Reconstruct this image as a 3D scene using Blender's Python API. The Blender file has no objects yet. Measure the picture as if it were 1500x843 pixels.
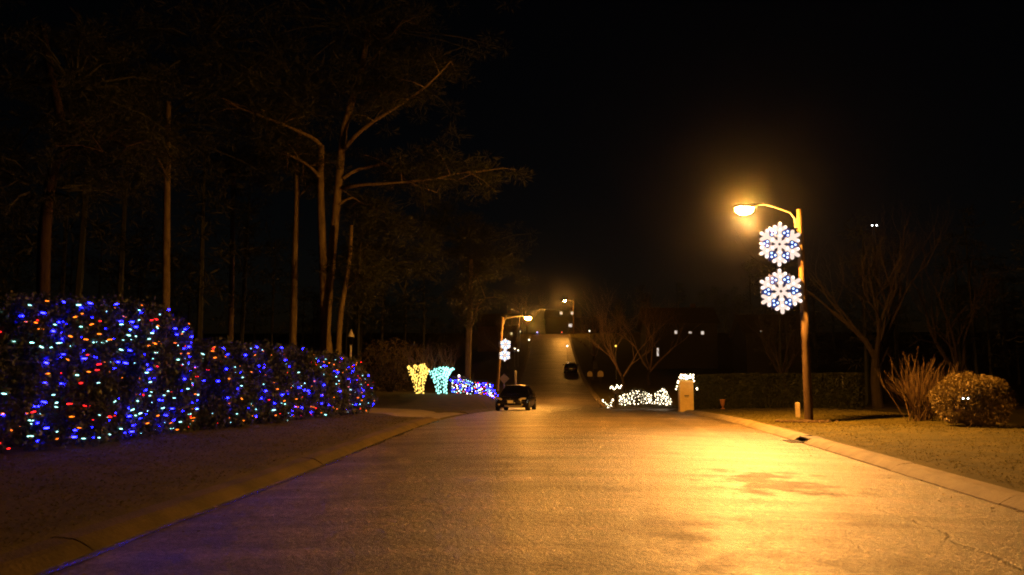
import bpy, math, random
import numpy as np
from mathutils import Vector, Matrix, noise as mnoise

SC = bpy.context.scene
COL = SC.collection
R = math.radians
PI = math.pi
random.seed(7)
NR = np.random.default_rng(11)

# ------------------------------------------------------------------ camera
CAM_H = 1.53
FPX = 1100.0                                     # focal length in photograph pixels (1500 wide)
YAW = math.atan(88 / FPX)
PITCH = math.atan(124 / FPX)
cam_d = bpy.data.cameras.new('camera')
cam = bpy.data.objects.new('camera', cam_d)
COL.objects.link(cam)
cam.location = (0, 0, CAM_H)
cam.rotation_euler = (R(90) + PITCH, 0, YAW)
cam_d.sensor_width = 36
cam_d.lens = 36 * FPX / 1500
cam_d.clip_start = 0.1
cam_d.clip_end = 3000
cam_d.dof.use_dof = True
cam_d.dof.focus_distance = 34
cam_d.dof.aperture_fstop = 2.0
SC.camera = cam
CM = cam.rotation_euler.to_matrix()


def P(px, py, Y):
    """point at distance Y up the street that the photograph shows at pixel (px, py)"""
    d = CM @ Vector(((px - 750) / FPX, -(py - 421.5) / FPX, -1))
    k = Y / d.y
    return Vector((d.x * k, Y, CAM_H + d.z * k))


def X(px, Y):
    return P(px, 545, Y).x


# ------------------------------------------------------------------ helpers
def tag(o, label=None, cat=None, group=None, kind=None):
    if label: o['label'] = label
    if cat: o['category'] = cat
    if group: o['group'] = group
    if kind: o['kind'] = kind
    return o


def thing(name, label, cat, loc=(0, 0, 0), rotz=0, group=None):
    o = bpy.data.objects.new(name, None)
    o.empty_display_size = 0.2
    COL.objects.link(o)
    o.location = loc
    o.rotation_euler = (0, 0, rotz)
    return tag(o, label, cat, group)


def kids(o):
    return [c for c in bpy.data.objects if c.parent == o]


def copy_tree(o, parent=None):
    ch = list(o.children)
    c = o.copy()
    COL.objects.link(c)
    c.parent = parent
    for k in ch:
        copy_tree(k, c)
    return c


class MB:
    def __init__(s):
        s.v, s.f = [], []

    def add(s, vs, fs):
        b = len(s.v)
        s.v += [tuple(v) for v in vs]
        s.f += [tuple(i + b for i in f) for f in fs]
        return s

    def box(s, c, size, rot=None, taper=1.0):
        hx, hy, hz = size[0] / 2, size[1] / 2, size[2] / 2
        vs = []
        for z in (-1, 1):
            t = taper if z > 0 else 1
            for x, y in ((-1, -1), (1, -1), (1, 1), (-1, 1)):
                v = Vector((x * hx * t, y * hy * t, z * hz))
                if rot: v = rot @ v
                vs.append(v + Vector(c))
        return s.add(vs, [(3, 2, 1, 0), (4, 5, 6, 7), (0, 1, 5, 4), (1, 2, 6, 5), (2, 3, 7, 6), (3, 0, 4, 7)])

    def tube(s, pts, rad, n=6, caps=True):
        pts = [Vector(p) for p in pts]
        if not hasattr(rad, '__len__'): rad = [rad] * len(pts)
        vs, fs = [], []
        t = (pts[1] - pts[0]).normalized()
        u = t.orthogonal().normalized()
        for i, p in enumerate(pts):
            a = pts[max(i - 1, 0)]
            b = pts[min(i + 1, len(pts) - 1)]
            t = (b - a).normalized()
            u = (u - t * u.dot(t))
            u = u.normalized() if u.length > 1e-6 else t.orthogonal().normalized()
            w = t.cross(u)
            for k in range(n):
                an = 2 * PI * k / n
                vs.append(p + (u * math.cos(an) + w * math.sin(an)) * rad[i])
        for i in range(len(pts) - 1):
            for k in range(n):
                k2 = (k + 1) % n
                fs.append((i * n + k, i * n + k2, (i + 1) * n + k2, (i + 1) * n + k))
        if caps:
            fs.append(tuple(reversed(range(n))))
            m = (len(pts) - 1) * n
            fs.append(tuple(m + k for k in range(n)))
        return s.add(vs, fs)

    def capsule(s, a, b, r, n=8):
        a, b = Vector(a), Vector(b)
        d = (b - a).normalized()
        return s.tube([a - d * r * .96, a - d * r * .7, a, b, b + d * r * .7, b + d * r * .96],
                      [r * .28, r * .72, r, r, r * .72, r * .28], n)

    def ell(s, c, rr, n=10, m=7, rot=None):
        c = Vector(c)
        vs, fs = [], []
        for j in range(1, m):
            th = PI * j / m
            for k in range(n):
                ph = 2 * PI * k / n
                v = Vector((rr[0] * math.sin(th) * math.cos(ph), rr[1] * math.sin(th) * math.sin(ph), rr[2] * math.cos(th)))
                if rot: v = rot @ v
                vs.append(c + v)
        top, bot = Vector((0, 0, rr[2])), Vector((0, 0, -rr[2]))
        if rot: top, bot = rot @ top, rot @ bot
        vs += [c + top, c + bot]
        T, B = len(vs) - 2, len(vs) - 1
        for j in range(m - 2):
            for k in range(n):
                k2 = (k + 1) % n
                fs.append((j * n + k, (j + 1) * n + k, (j + 1) * n + k2, j * n + k2))
        for k in range(n):
            k2 = (k + 1) % n
            fs.append((T, k, k2))
            fs.append((B, (m - 2) * n + k2, (m - 2) * n + k))
        return s.add(vs, fs)

    def lathe(s, prof, c=(0, 0, 0), n=16, axis='z'):
        vs, fs = [], []
        for r, h in prof:
            for k in range(n):
                a = 2 * PI * k / n
                if axis == 'z': p = (r * math.cos(a), r * math.sin(a), h)
                else: p = (h, r * math.cos(a), r * math.sin(a))
                vs.append(Vector(p) + Vector(c))
        for i in range(len(prof) - 1):
            for k in range(n):
                k2 = (k + 1) % n
                fs.append((i * n + k, i * n + k2, (i + 1) * n + k2, (i + 1) * n + k))
        return s.add(vs, fs)

    def quads(s, C, size, aspect=1.0, seed=0, updown=None):
        """random leaf quads at the numpy centres C"""
        g = np.random.default_rng(seed)
        n = len(C)
        a = g.normal(size=(n, 3)); a /= np.linalg.norm(a, axis=1)[:, None]
        b = g.normal(size=(n, 3))
        b -= a * (a * b).sum(1)[:, None]
        b /= np.linalg.norm(b, axis=1)[:, None]
        sz = size * g.uniform(.6, 1.3, n)[:, None]
        A, B = a * sz * .5, b * sz * .5 * aspect
        Q = np.stack([C - A, C - B, C + A, C + B], 1).reshape(-1, 3)
        base = len(s.v)
        s.v += [tuple(q) for q in Q.tolist()]
        s.f += [(base + 4 * i, base + 4 * i + 1, base + 4 * i + 2, base + 4 * i + 3) for i in range(n)]
        return s

    def build(s, name, mat, parent=None, smooth=False):
        me = bpy.data.meshes.new(name)
        me.from_pydata(s.v, [], s.f)
        if mat: me.materials.append(mat)
        if smooth:
            me.polygons.foreach_set('use_smooth', [True] * len(me.polygons))
        me.update()
        o = bpy.data.objects.new(name, me)
        COL.objects.link(o)
        if parent: o.parent = parent
        return o


# ------------------------------------------------------------------ materials
def nd(nt, t, loc=(0, 0), **kw):
    n = nt.nodes.new(t)
    n.location = loc
    for k, v in kw.items(): setattr(n, k, v)
    return n


def mat(name, c1, c2=None, rough=.8, scale=6, bump=0.0, bscale=None, spec=.5, metal=0.0, stretch=(1, 1, 1), coat=0.0, detail=6, sheen=0):
    m = bpy.data.materials.new(name)
    m.use_nodes = True
    nt = m.node_tree
    b = nt.nodes['Principled BSDF']
    b.inputs['Roughness'].default_value = rough
    b.inputs['Specular IOR Level'].default_value = spec
    b.inputs['Metallic'].default_value = metal
    b.inputs['Coat Weight'].default_value = coat
    c2 = c2 or tuple(x * .6 for x in c1)
    tc = nd(nt, 'ShaderNodeTexCoord')
    mp = nd(nt, 'ShaderNodeMapping')
    mp.inputs['Scale'].default_value = stretch
    nt.links.new(tc.outputs['Object'], mp.inputs['Vector'])
    no = nd(nt, 'ShaderNodeTexNoise')
    no.inputs['Scale'].default_value = scale
    no.inputs['Detail'].default_value = detail
    no.inputs['Roughness'].default_value = .65
    nt.links.new(mp.outputs['Vector'], no.inputs['Vector'])
    cr = nd(nt, 'ShaderNodeValToRGB')
    cr.color_ramp.elements[0].position = .32
    cr.color_ramp.elements[1].position = .68
    cr.color_ramp.elements[0].color = (*c2, 1)
    cr.color_ramp.elements[1].color = (*c1, 1)
    nt.links.new(no.outputs['Fac'], cr.inputs['Fac'])
    nt.links.new(cr.outputs['Color'], b.inputs['Base Color'])
    if bump:
        n2 = nd(nt, 'ShaderNodeTexNoise')
        n2.inputs['Scale'].default_value = bscale or scale * 4
        n2.inputs['Detail'].default_value = 5
        nt.links.new(mp.outputs['Vector'], n2.inputs['Vector'])
        bp = nd(nt, 'ShaderNodeBump')
        bp.inputs['Strength'].default_value = bump
        bp.inputs['Distance'].default_value = .02
        nt.links.new(n2.outputs['Fac'], bp.inputs['Height'])
        nt.links.new(bp.outputs['Normal'], b.inputs['Normal'])
    return m


def leafmat(name, c1, c2, rough=.5, trans=.25):
    """leaf: colour differs leaf clump by leaf clump, some light passes through"""
    m = mat(name, c1, c2, rough, scale=3.5, spec=.35)
    nt = m.node_tree
    b = nt.nodes['Principled BSDF']
    out = nt.nodes['Material Output']
    tr = nd(nt, 'ShaderNodeBsdfTranslucent')
    src = b.inputs['Base Color'].links[0].from_socket
    nt.links.new(src, tr.inputs['Color'])
    mx = nd(nt, 'ShaderNodeMixShader')
    mx.inputs[0].default_value = trans
    nt.links.new(b.outputs[0], mx.inputs[1])
    nt.links.new(tr.outputs[0], mx.inputs[2])
    nt.links.new(mx.outputs[0], out.inputs['Surface'])
    return m


def emit(name, col, st):
    m = bpy.data.materials.new(name)
    m.use_nodes = True
    nt = m.node_tree
    nt.nodes.clear()
    e = nd(nt, 'ShaderNodeEmission')
    e.inputs['Color'].default_value = (*col, 1)
    e.inputs['Strength'].default_value = st
    o = nd(nt, 'ShaderNodeOutputMaterial')
    nt.links.new(e.outputs[0], o.inputs['Surface'])
    return m


M = {}
M['grass'] = mat('lawn', (.074, .060, .011), (.034, .031, .006), .95, 1.4, .8, 22, spec=.15, detail=10)

M['kerb'] = mat('kerb_concrete', (.19, .155, .105), (.09, .072, .048), .8, 2.2, .5, 30, spec=.3, detail=10)
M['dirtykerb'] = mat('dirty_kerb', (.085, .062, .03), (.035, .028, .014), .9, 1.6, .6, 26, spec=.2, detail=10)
M['drive'] = mat('driveway_concrete', (.27, .23, .18), (.17, .145, .11), .85, 1.3, .4, 30, spec=.3, detail=9)
M['wet'] = mat('wet_gutter', (.05, .048, .046), (.03, .03, .03), .25, 3, .5, 14, spec=.7, stretch=(1, .25, 1))
M['wood'] = mat('pole_wood', (.16, .105, .05), (.08, .052, .026), .85, 9, .7, 30, stretch=(1, 1, .12), spec=.25)
M['lowerwood'] = mat('lower_pole_wood', (.075, .045, .022), (.035, .021, .011), .8, 9, .7, 30, stretch=(1, 1, .12), spec=.3)  # darker version of the pole wood, used on its lower part
M['metal'] = mat('grey_metal', (.36, .35, .33), (.24, .23, .22), .45, 9, .1, spec=.5, metal=.4)
M['dark'] = mat('black_plastic', (.012, .012, .013), None, .5, 8)
M['wire'] = mat('dark_green_wire', (.008, .018, .01), None, .6, 8)
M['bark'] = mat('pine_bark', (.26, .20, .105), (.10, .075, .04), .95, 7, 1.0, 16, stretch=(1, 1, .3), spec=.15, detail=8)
M['unlitbark'] = mat('unlit_bark', (.07, .048, .03), (.03, .02, .013), .95, 7, 1.0, 16, stretch=(1, 1, .3), spec=.15)  # pine bark with shade put into its colour, so the trunk looks unlit
M['greybark'] = mat('grey_bark', (.048, .037, .028), (.024, .019, .014), .95, 8, .7, 20, stretch=(1, 1, .3), spec=.15)
M['twig'] = mat('pale_twig', (.24, .165, .14), (.13, .09, .076), .9, 3, spec=.15)
M['browntwig'] = mat('brown_twig', (.13, .085, .042), (.07, .046, .024), .9, 3, spec=.15)
M['needle'] = leafmat('pine_needle', (.05, .054, .019), (.023, .028, .010), .6)
M['leaf'] = leafmat('hedge_leaf', (.06, .07, .048), (.026, .034, .022), .5)
M['darkleaf'] = leafmat('clipped_hedge_leaf', (.04, .045, .016), (.018, .024, .008), .6)
M['tanleaf'] = leafmat('tan_leaf', (.24, .18, .066), (.10, .078, .028), .65)
M['blade'] = leafmat('grass_blade', (.12, .098, .022), (.075, .066, .014), .8, .5)
M['stone'] = mat('pillar_stucco', (.80, .63, .27), (.68, .52, .2), .85, 4, .5, 40, spec=.25)
M['brick'] = mat('house_brick', (.12, .07, .05), (.07, .04, .03), .9, 5, .3)
M['siding'] = mat('house_siding', (.028, .026, .023), (.02, .019, .017), .8, 3, .2)
M['roof'] = mat('roof_shingle', (.05, .045, .04), (.03, .027, .025), .9, 5, .4)
M['car'] = mat('black_car_paint', (.014, .013, .013), (.010, .010, .010), .26, 3, spec=.6, coat=.8)
M['glass'] = mat('dark_car_glass', (.006, .006, .007), None, .06, 3, spec=.8)
M['chrome'] = mat('chrome_trim', (.85, .82, .78), (.75, .73, .7), .4, 4, metal=.7)
M['tyre'] = mat('tyre_rubber', (.012, .012, .012), None, .8, 10, .2)
M['rim'] = mat('wheel_alloy', (.75, .72, .68), (.6, .6, .56), .4, 8, metal=.7)
M['lampglass'] = mat('headlamp_glass', (.85, .75, .6), (.6, .52, .42), .35, 14, spec=.8)
M['plate'] = mat('plate_white', (.9, .86, .78), (.85, .8, .7), .5, 12)
M['sign'] = mat('sign_back', (.34, .27, .16), (.25, .20, .12), .6, 6)
M['whitepaint'] = mat('white_paint', (.7, .68, .64), (.5, .48, .45), .6, 6)
M['terracotta'] = mat('terracotta', (.38, .17, .07), (.25, .11, .05), .8, 9, .3)
M['ribbon'] = mat('red_ribbon', (.35, .03, .02), (.2, .015, .01), .5, 6)
M['bluegarland'] = mat('blue_garland', (.06, .09, .42), (.03, .04, .2), .5, 14, .5)
M['mulch'] = mat('mulch', (.07, .04, .02), (.03, .02, .012), .95, 9, .9, 30)
M['iron'] = mat('cast_iron', (.03, .026, .022), (.018, .016, .014), .7, 12, .3)

# lights
M['sodium'] = emit('sodium_lamp', (1, .385, .045), 10500)
M['sodium_far'] = emit('far_sodium_lamp', (1, .385, .05), 5000)
M['flake'] = emit('snowflake_tube', (1, .76, .64), 1.12)
M['flakebulb'] = emit('snowflake_bulb', (1, .88, .78), 3.2)
M['flakeblue'] = emit('snowflake_blue_bulb', (.42, .62, 1), 4)
M['b_blue'] = emit('bulb_blue', (.0036, .0032, 1), 165)
M['b_cyan'] = emit('bulb_cyan', (.4, .95, .82), 4.5)
M['b_orange'] = emit('bulb_orange', (1, .19, .01), 4)
M['b_red'] = emit('bulb_red', (1, .014, .012), 6)
M['b_white'] = emit('bulb_warm_white', (1, .84, .55), 10)
M['b_yellow'] = emit('bulb_yellow', (1, .62, .11), 2.6)
M['b_teal'] = emit('bulb_teal', (.36, 1, .85), 2.8)
M['win'] = emit('lit_window', (1, .86, .74), .8)
M['led'] = emit('white_led', (.85, .95, 1), 12)
M['warmled'] = emit('warm_lamp', (1, .85, .65), 5)
M['yellowled'] = emit('yellow_lamp', (1, .6, .08), 3)
M['blueled'] = emit('blue_lamp', (.2, .22, 1), 5)
M['redled'] = emit('red_lamp', (1, .12, .06), 2.5)


def road_material():
    m = bpy.data.materials.new('asphalt')
    m.use_nodes = True
    nt = m.node_tree
    L = nt.links.new
    b = nt.nodes['Principled BSDF']
    tc = nd(nt, 'ShaderNodeTexCoord')
    pos = tc.outputs['Object']

    def noise(scale, detail=5, stretch=(1, 1, 1), rough=.6):
        mp = nd(nt, 'ShaderNodeMapping'); mp.inputs['Scale'].default_value = stretch
        L(pos, mp.inputs['Vector'])
        n = nd(nt, 'ShaderNodeTexNoise')
        n.inputs['Scale'].default_value = scale
        n.inputs['Detail'].default_value = detail
        n.inputs['Roughness'].default_value = rough
        L(mp.outputs[0], n.inputs['Vector'])
        return n

    def math_(op, a, c, cl=False):
        n = nd(nt, 'ShaderNodeMath', operation=op); n.use_clamp = cl
        for i, q in enumerate((a, c)):
            if isinstance(q, (int, float)): n.inputs[i].default_value = q
            else: L(q, n.inputs[i])
        return n.outputs[0]

    def ramp(src, p0, p1, a=0., c=1.):
        n = nd(nt, 'ShaderNodeMapRange'); n.interpolation_type = 'SMOOTHSTEP'
        L(src, n.inputs[0])
        for i, q in zip((1, 2, 3, 4), (p0, p1, a, c)): n.inputs[i].default_value = q
        return n.outputs[0]
    big = noise(.55, 5, (1, .6, 1))
    mid = noise(2.6, 6, (1, .8, 1), .7)
    coarse = noise(11, 4, (1, 1, 1), .75)
    fine = noise(70, 3, (1, 1, 1), .7)
    gran = noise(22, 6, (1, 1, 1), .8)
    tone = math_('ADD', ramp(big.outputs[0], .3, .7, .6, 1.15), ramp(mid.outputs[0], .35, .65, -.4, .4))
    tone = math_('MULTIPLY', tone, ramp(gran.outputs[0], .36, .64, .45, 1.6))
    tone = math_('MULTIPLY', tone, ramp(fine.outputs[0], .36, .64, .55, 1.5))
    tone = math_('MULTIPLY', tone, ramp(coarse.outputs[0], .34, .66, .6, 1.4))
    band = noise(1.0, 5, (.16, 1.5, 1), .65)
    tone = math_('MULTIPLY', tone, ramp(band.outputs[0], .34, .66, .62, 1.3))
    # stains and old repair patches, each with its own outline
    wob = noise(1.7, 5)
    stain = None
    for (cx, cy, rx, ry, k) in ((2.6, 10.5, .95, 1.25, 1), (.95, 7.2, .5, 1.15, .55), (3.0, 7.7, .4, .3, .4), (.3, 9.6, .55, .6, .3),
                                (1.3, 14.5, .9, 1.6, .35), (.2, 6.0, .5, .7, .35), (-1.4, 12, 1.0, 2.0, .3), (2.3, 6.2, .9, .4, .45), (1.9, 19, 1.2, 2.5, .3)):
        mp = nd(nt, 'ShaderNodeMapping')
        mp.inputs['Location'].default_value = (-cx / rx, -cy / ry, 0)
        mp.inputs['Scale'].default_value = (1 / rx, 1 / ry, 0)
        L(pos, mp.inputs['Vector'])
        ln = nd(nt, 'ShaderNodeVectorMath', operation='LENGTH')
        L(mp.outputs[0], ln.inputs[0])
        d = math_('ADD', ln.outputs['Value'], ramp(wob.outputs[0], .25, .75, -.75, .75))
        s_ = ramp(d, .35, 1.05, k, 0)
        stain = s_ if stain is None else math_('MAXIMUM', stain, s_)
    keep = math_('SUBTRACT', 1, math_('MULTIPLY', stain, .72))
    # seam of the asphalt overlay, well clear of the kerb on the right
    sx = nd(nt, 'ShaderNodeSeparateXYZ'); L(pos, sx.inputs[0])
    w2 = noise(1.1, 6, (0, 1, 0), .7)
    off = math_('ABSOLUTE', math_('SUBTRACT', math_('ADD', sx.outputs[0], ramp(w2.outputs[0], .2, .8, -.14, .14)), 3.38), 0)
    seam = ramp(off, .012, .035, 1, 0)
    seam = math_('MULTIPLY', seam, ramp(sx.outputs[1], 9.5, 7.5, 0, 1))
    pale = math_('MULTIPLY', ramp(off, .02, .1, .5, 0), ramp(sx.outputs[1], 8, 10, 0, 1))
    keep = math_('MULTIPLY', keep, math_('SUBTRACT', 1, math_('MULTIPLY', seam, .85)))
    keep = math_('MULTIPLY', keep, math_('ADD', 1, pale))
    # hairline cracks
    vo = nd(nt, 'ShaderNodeTexVoronoi'); vo.feature = 'DISTANCE_TO_EDGE'
    vo.inputs['Scale'].default_value = .33
    mpv = nd(nt, 'ShaderNodeMixRGB'); mpv.blend_type = 'ADD'; mpv.inputs[0].default_value = .35
    L(pos, mpv.inputs[1]); L(noise(1.3, 6).outputs['Color'], mpv.inputs[2])
    L(mpv.outputs[0], vo.inputs['Vector'])
    crack = math_('MULTIPLY', ramp(vo.outputs[0], .002, .006, 1, 0), ramp(big.outputs[0], .5, .65, 0, .5))
    keep = math_('MULTIPLY', keep, math_('SUBTRACT', 1, math_('MULTIPLY', crack, .35)))
    val = math_('MULTIPLY', tone, keep)
    col = nd(nt, 'ShaderNodeMixRGB'); col.blend_type = 'MULTIPLY'; col.inputs[0].default_value = 1
    col.inputs[1].default_value = (.092, .074, .060, 1)
    L(val, col.inputs[2])
    L(col.outputs[0], b.inputs['Base Color'])
    L(math_('ADD', math_('ADD', ramp(mid.outputs[0], .3, .7, .36, .5), ramp(band.outputs[0], .34, .66, .10, 0)), math_('MULTIPLY', stain, .2)), b.inputs['Roughness'])
    b.inputs['Specular IOR Level'].default_value = .5
    h = math_('ADD', math_('MULTIPLY', gran.outputs[0], .8), math_('MULTIPLY', fine.outputs[0], .35))
    h = math_('ADD', h, math_('ADD', math_('MULTIPLY', mid.outputs[0], .8), math_('MULTIPLY', coarse.outputs[0], 1.3)))
    h = math_('SUBTRACT', h, math_('ADD', math_('MULTIPLY', seam, 1.2), crack))
    bp = nd(nt, 'ShaderNodeBump')
    bp.inputs['Strength'].default_value = .8
    bp.inputs['Distance'].default_value = .02
    L(h, bp.inputs['Height'])
    L(bp.outputs[0], b.inputs['Normal'])
    return m


M['road'] = road_material()

# ------------------------------------------------------------------ terrain
ZY = np.array([-400, -40, 20, 26, 34, 42, 50, 60, 75, 100, 130, 160, 190, 196, 215, 260, 400])
ZZ = np.array([-1., 0, 0, -.06, -.30, -.62, -.86, -1.1, -.5, 1.08, 3.9, 7.35, 11.03, 11.35, 11.5, 11, 9])
XLY = np.array([-400, 0, 11, 22, 50, 85, 190, 260, 400]); XLX = np.array([-4.0, -4.05, -4.1, -4.4, -4.5, -6.0, -9.8, -12, -18])
XRY = np.array([-400, 0, 22, 30, 38, 43, 46, 50, 60, 85, 190, 260, 400]); XRX = np.array([4.9, 4.9, 4.95, 5.15, 5.55, 6.1, 4.2, 2.4, 2.25, 1.4, -1, -3, -9])


def sm(a, b, t):
    t = min(max((t - a) / (b - a), 0), 1)
    return t * t * (3 - 2 * t)


def zr(y): return float(np.interp(y, ZY, ZZ) + np.interp(y - 2.5, ZY, ZZ) + np.interp(y + 2.5, ZY, ZZ)) / 3
def xl(y): return float(np.interp(y, XLY, XLX))
def xr(y): return float(np.interp(y, XRY, XRX))


def street_mask(y):                      # 1 inside the side street on the right
    return sm(42.6, 43.6, y) * (1 - sm(49.2, 50.2, y))


def drive_mask(y):                       # 1 inside the driveway on the left
    return sm(24.6, 25.4, y) * (1 - sm(31.5, 32.5, y))


def ground(x, y):
    z = zr(y)
    a, b = xl(y), xr(y)
    wob = .05 * mnoise.noise((x * .35, y * .35, 3)) + .25 * mnoise.noise((x * .06, y * .06, 9)) * sm(12, 40, abs(x))
    if x > b:
        o = x - b
        h = np.interp(o, [0, .36, .54, 3, 5.2, 7], [-.06, .09, .125, .2, .26, .22])
        drop = np.interp(o, [6, 9, 30, 60], [0, .8, 4.5, 5]) * (1 - sm(27, 37, y))
        k = street_mask(y)
        h = h * (1 - k) + k * (-.02 + .01 * o)
        return z + float(h - drop) + wob * sm(.3, 2, o) * (1 - k)
    if x < a:
        o = a - x
        h = np.interp(o, [0, .36, .54, 3, 8, 40], [-.06, .09, .125, .2, .32, .6])
        k = drive_mask(y) * (1 - sm(.9, 2.2, o))
        h = h * (1 - k) + k * .02
        h += .75 * sm(36, 46, y) * sm(.1, 1.1, o) * (1 - sm(54, 66, y))      # the lawn keeps its level where the street dips
        return z + float(h) + wob * sm(.3, 2, o)
    return z - .07


ys = np.concatenate([np.arange(-300, -20, 40.), np.arange(-20, 0, 4.), np.arange(0, 64, .8), np.arange(64, 216, 4.), np.array([216, 225, 240, 260, 290, 310.])])
offs = [0.001, .36, .54, .9, 1.5, 2.2, 3, 4, 5, 6, 7, 8, 9.5, 11, 13, 16, 20, 26, 34, 46, 70, 110, 180, 300]
rows = []
for y in ys:
    a, b = xl(y), xr(y)
    xs = [a - o for o in reversed(offs)] + [a + .02, (a + b) / 2, b - .02] + [b + o for o in offs]
    rows.append([(x, float(y), ground(x, float(y))) for x in xs])
mb = MB()
nx = len(rows[0])
mb.add([p for r in rows for p in r], [(j * nx + i, j * nx + i + 1, (j + 1) * nx + i + 1, (j + 1) * nx + i) for j in range(len(rows) - 1) for i in range(nx - 1)])
tag(mb.build('ground', M['grass'], smooth=True), kind='structure')

# road sheet
mb = MB()
yr = np.concatenate([np.arange(-20, 66, 1.), np.arange(66, 262, 2.)])
N = 9
for y in yr:
    a, b = xl(y), xr(y)
    for i in range(N):
        t = i / (N - 1)
        mb.v.append((a + (b - a) * t, float(y), zr(y) + .09 * (1 - (2 * t - 1) ** 2)))
for j in range(len(yr) - 1):
    for i in range(N - 1):
        mb.f.append((j * N + i, j * N + i + 1, (j + 1) * N + i + 1, (j + 1) * N + i))
tag(mb.build('road', M['road'], smooth=True), kind='structure')

# side street on the right
mb = MB()
sx_ = np.linspace(0, 40, 21)
for o in sx_:
    for y in (42.9, 45, 47, 49, 49.9):
        x = xr(y) - .4 + o if o == 0 else 6.2 + o
        mb.v.append((x, y, zr(y) + .004 + (-.02 + .01 * max(x - xr(y), 0)) * (1 if o else 0) + (.03 if o else 0)))
for j in range(len(sx_) - 1):
    for i in range(4):
        mb.f.append((j * 5 + i, (j + 1) * 5 + i, (j + 1) * 5 + i + 1, j * 5 + i + 1))
tag(mb.build('side_street', M['road']), kind='structure')

# driveway on the left with its pale apron
mb = MB()
ds = [0, .6, 1.2, 2, 3, 5, 8, 12, 18, 26]
dy = np.linspace(25.3, 31.6, 8)
for o in ds:
    for y in dy:
        flare = 1 + .12 * max(0, 1 - o / 1.5)
        yy = 28.4 + (y - 28.4) * flare + o * .12
        x = xl(yy) - o
        mb.v.append((x, yy, (ground(x - .002, yy) if o else zr(yy)) + .014))
for j in range(len(ds) - 1):
    for i in range(len(dy) - 1):
        mb.f.append((j * 8 + i, j * 8 + i + 1, (j + 1) * 8 + i + 1, (j + 1) * 8 + i))
tag(mb.build('driveway', M['drive']), kind='structure')


def kerb(segs, edge, sgn):
    """rolled kerb, cast in lengths with open joints"""
    mb = MB()
    prof = [(-.02, -.03), (.0, .015), (.05, .045), (.13, .088), (.19, .108), (.36, .122), (.40, .11), (.40, -.03)]
    n = len(prof)
    for (y0, y1) in segs:
        y = y0
        while y < y1 - .01:
            L_ = min(3.05, y1 - y)
            st = [y + .003, y + L_ * .33, y + L_ * .67, y + L_ - .003]
            dz = random.uniform(-.006, .006)
            dx = random.uniform(-.008, .008)
            vs = []
            for q in st:
                for (o, h) in prof:
                    vs.append((edge(q) + sgn * (o + dx), q, zr(q) + h + dz + .004))
            fs = []
            for j in range(3):
                for i in range(n - 1):
                    f = (j * n + i, j * n + i + 1, (j + 1) * n + i + 1, (j + 1) * n + i)
                    fs.append(f if sgn < 0 else f[::-1])
            fs += [tuple(range(n)), tuple(range(3 * n, 4 * n))]
            mb.add(vs, fs)
            y += L_
    return mb


tag(kerb([(-12, 16.85), (17.55, 42.4)], xr, 1).build('kerb_right', M['kerb']), kind='structure')
tag(kerb([(50.3, 200)], xr, 1).build('kerb_far_right', M['kerb']), kind='structure')
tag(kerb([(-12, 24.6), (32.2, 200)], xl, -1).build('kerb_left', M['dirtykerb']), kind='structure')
# wet gutter strip along the left kerb
mb = MB()
yg = np.arange(1, 24.4, .5)
for i, y in enumerate(yg):
    w = max(.015, .08 + .12 * mnoise.noise((y * .9, 0, 0)))
    mb.v += [(xl(y) + .012, y, zr(y) + .012), (xl(y) + w + .02, y, zr(y) + .013)]
for i in range(len(yg) - 1):
    mb.f.append((2 * i, 2 * i + 1, 2 * i + 3, 2 * i + 2))
tag(mb.build('gutter', M['wet']), kind='structure')

# storm drain let into the right kerb
dz = zr(17.2)
t = thing('storm_drain', 'dark cast iron storm drain inlet set in the right kerb', 'storm drain', (xr(17.2), 17.2, dz))
mb = MB()
mb.box((.29, 0, .098), (.36, .68, .03)); mb.build('lid', M['iron'], t)
mb = MB()
mb.box((.36, 0, .03), (.06, .68, .10)); mb.box((.2, -.32, .03), (.28, .04, .10)); mb.box((.2, .32, .03), (.28, .04, .10))
mb.build('inlet_throat', M['iron'], t)
mb = MB()
for i in range(6): mb.box((-.13, -.27 + i * .108, .022), (.24, .04, .016))
mb.box((-.25, 0, .022), (.03, .62, .017)); mb.box((0, 0, .022), (.03, .62, .017))
mb.build('grate', M['iron'], t)

# fallen leaves along the gutters
g = np.random.default_rng(99)
C = []
for k in range(700):
    y = 3 + 36 * g.random() ** 1.4
    if k % 3: x = xr(y) - abs(g.normal(0, .35)) - .03; z = zr(y) + .02 + .05 * min(1, xr(y) - x) * .7
    else:
        x = xl(y) + abs(g.normal(0, .3)) + .03; z = zr(y) + .02 + .05 * min(1, x - xl(y)) * .7
    C.append((x, y, z))
mb = MB(); mb.quads(np.array(C), .055, .6, 98)
mb.v = [(x, y, C[i // 4][2] + (z - C[i // 4][2]) * .25) for i, (x, y, z) in enumerate(mb.v)]
tag(mb.build('leaf_litter', M['tanleaf']), 'scattered dead leaves lying along both gutters', 'leaves', kind='stuff')

# grass blades
def blades(n, fx, seed):
    g = np.random.default_rng(seed)
    V, F = [], []
    for i in range(n):
        x, y = fx(g)
        z = ground(x, y) - .004
        h = g.uniform(.008, .026); w = g.uniform(.006, .012) * (1 + y / 16)
        a = g.uniform(0, PI); dx, dy = math.cos(a) * w, math.sin(a) * w
        lx, ly = g.normal(0, .045), g.normal(0, .045)
        V += [(x - dx, y - dy, z), (x + dx, y + dy, z), (x + lx, y + ly, z + h)]
        F.append((3 * i, 3 * i + 1, 3 * i + 2))
    m_ = MB(); m_.v, m_.f = V, F
    return m_


def right_lawn(g):
    y = 6 + 30 * g.random() ** 1.5
    return xr(y) + .52 + 7 * g.random(), y


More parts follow.
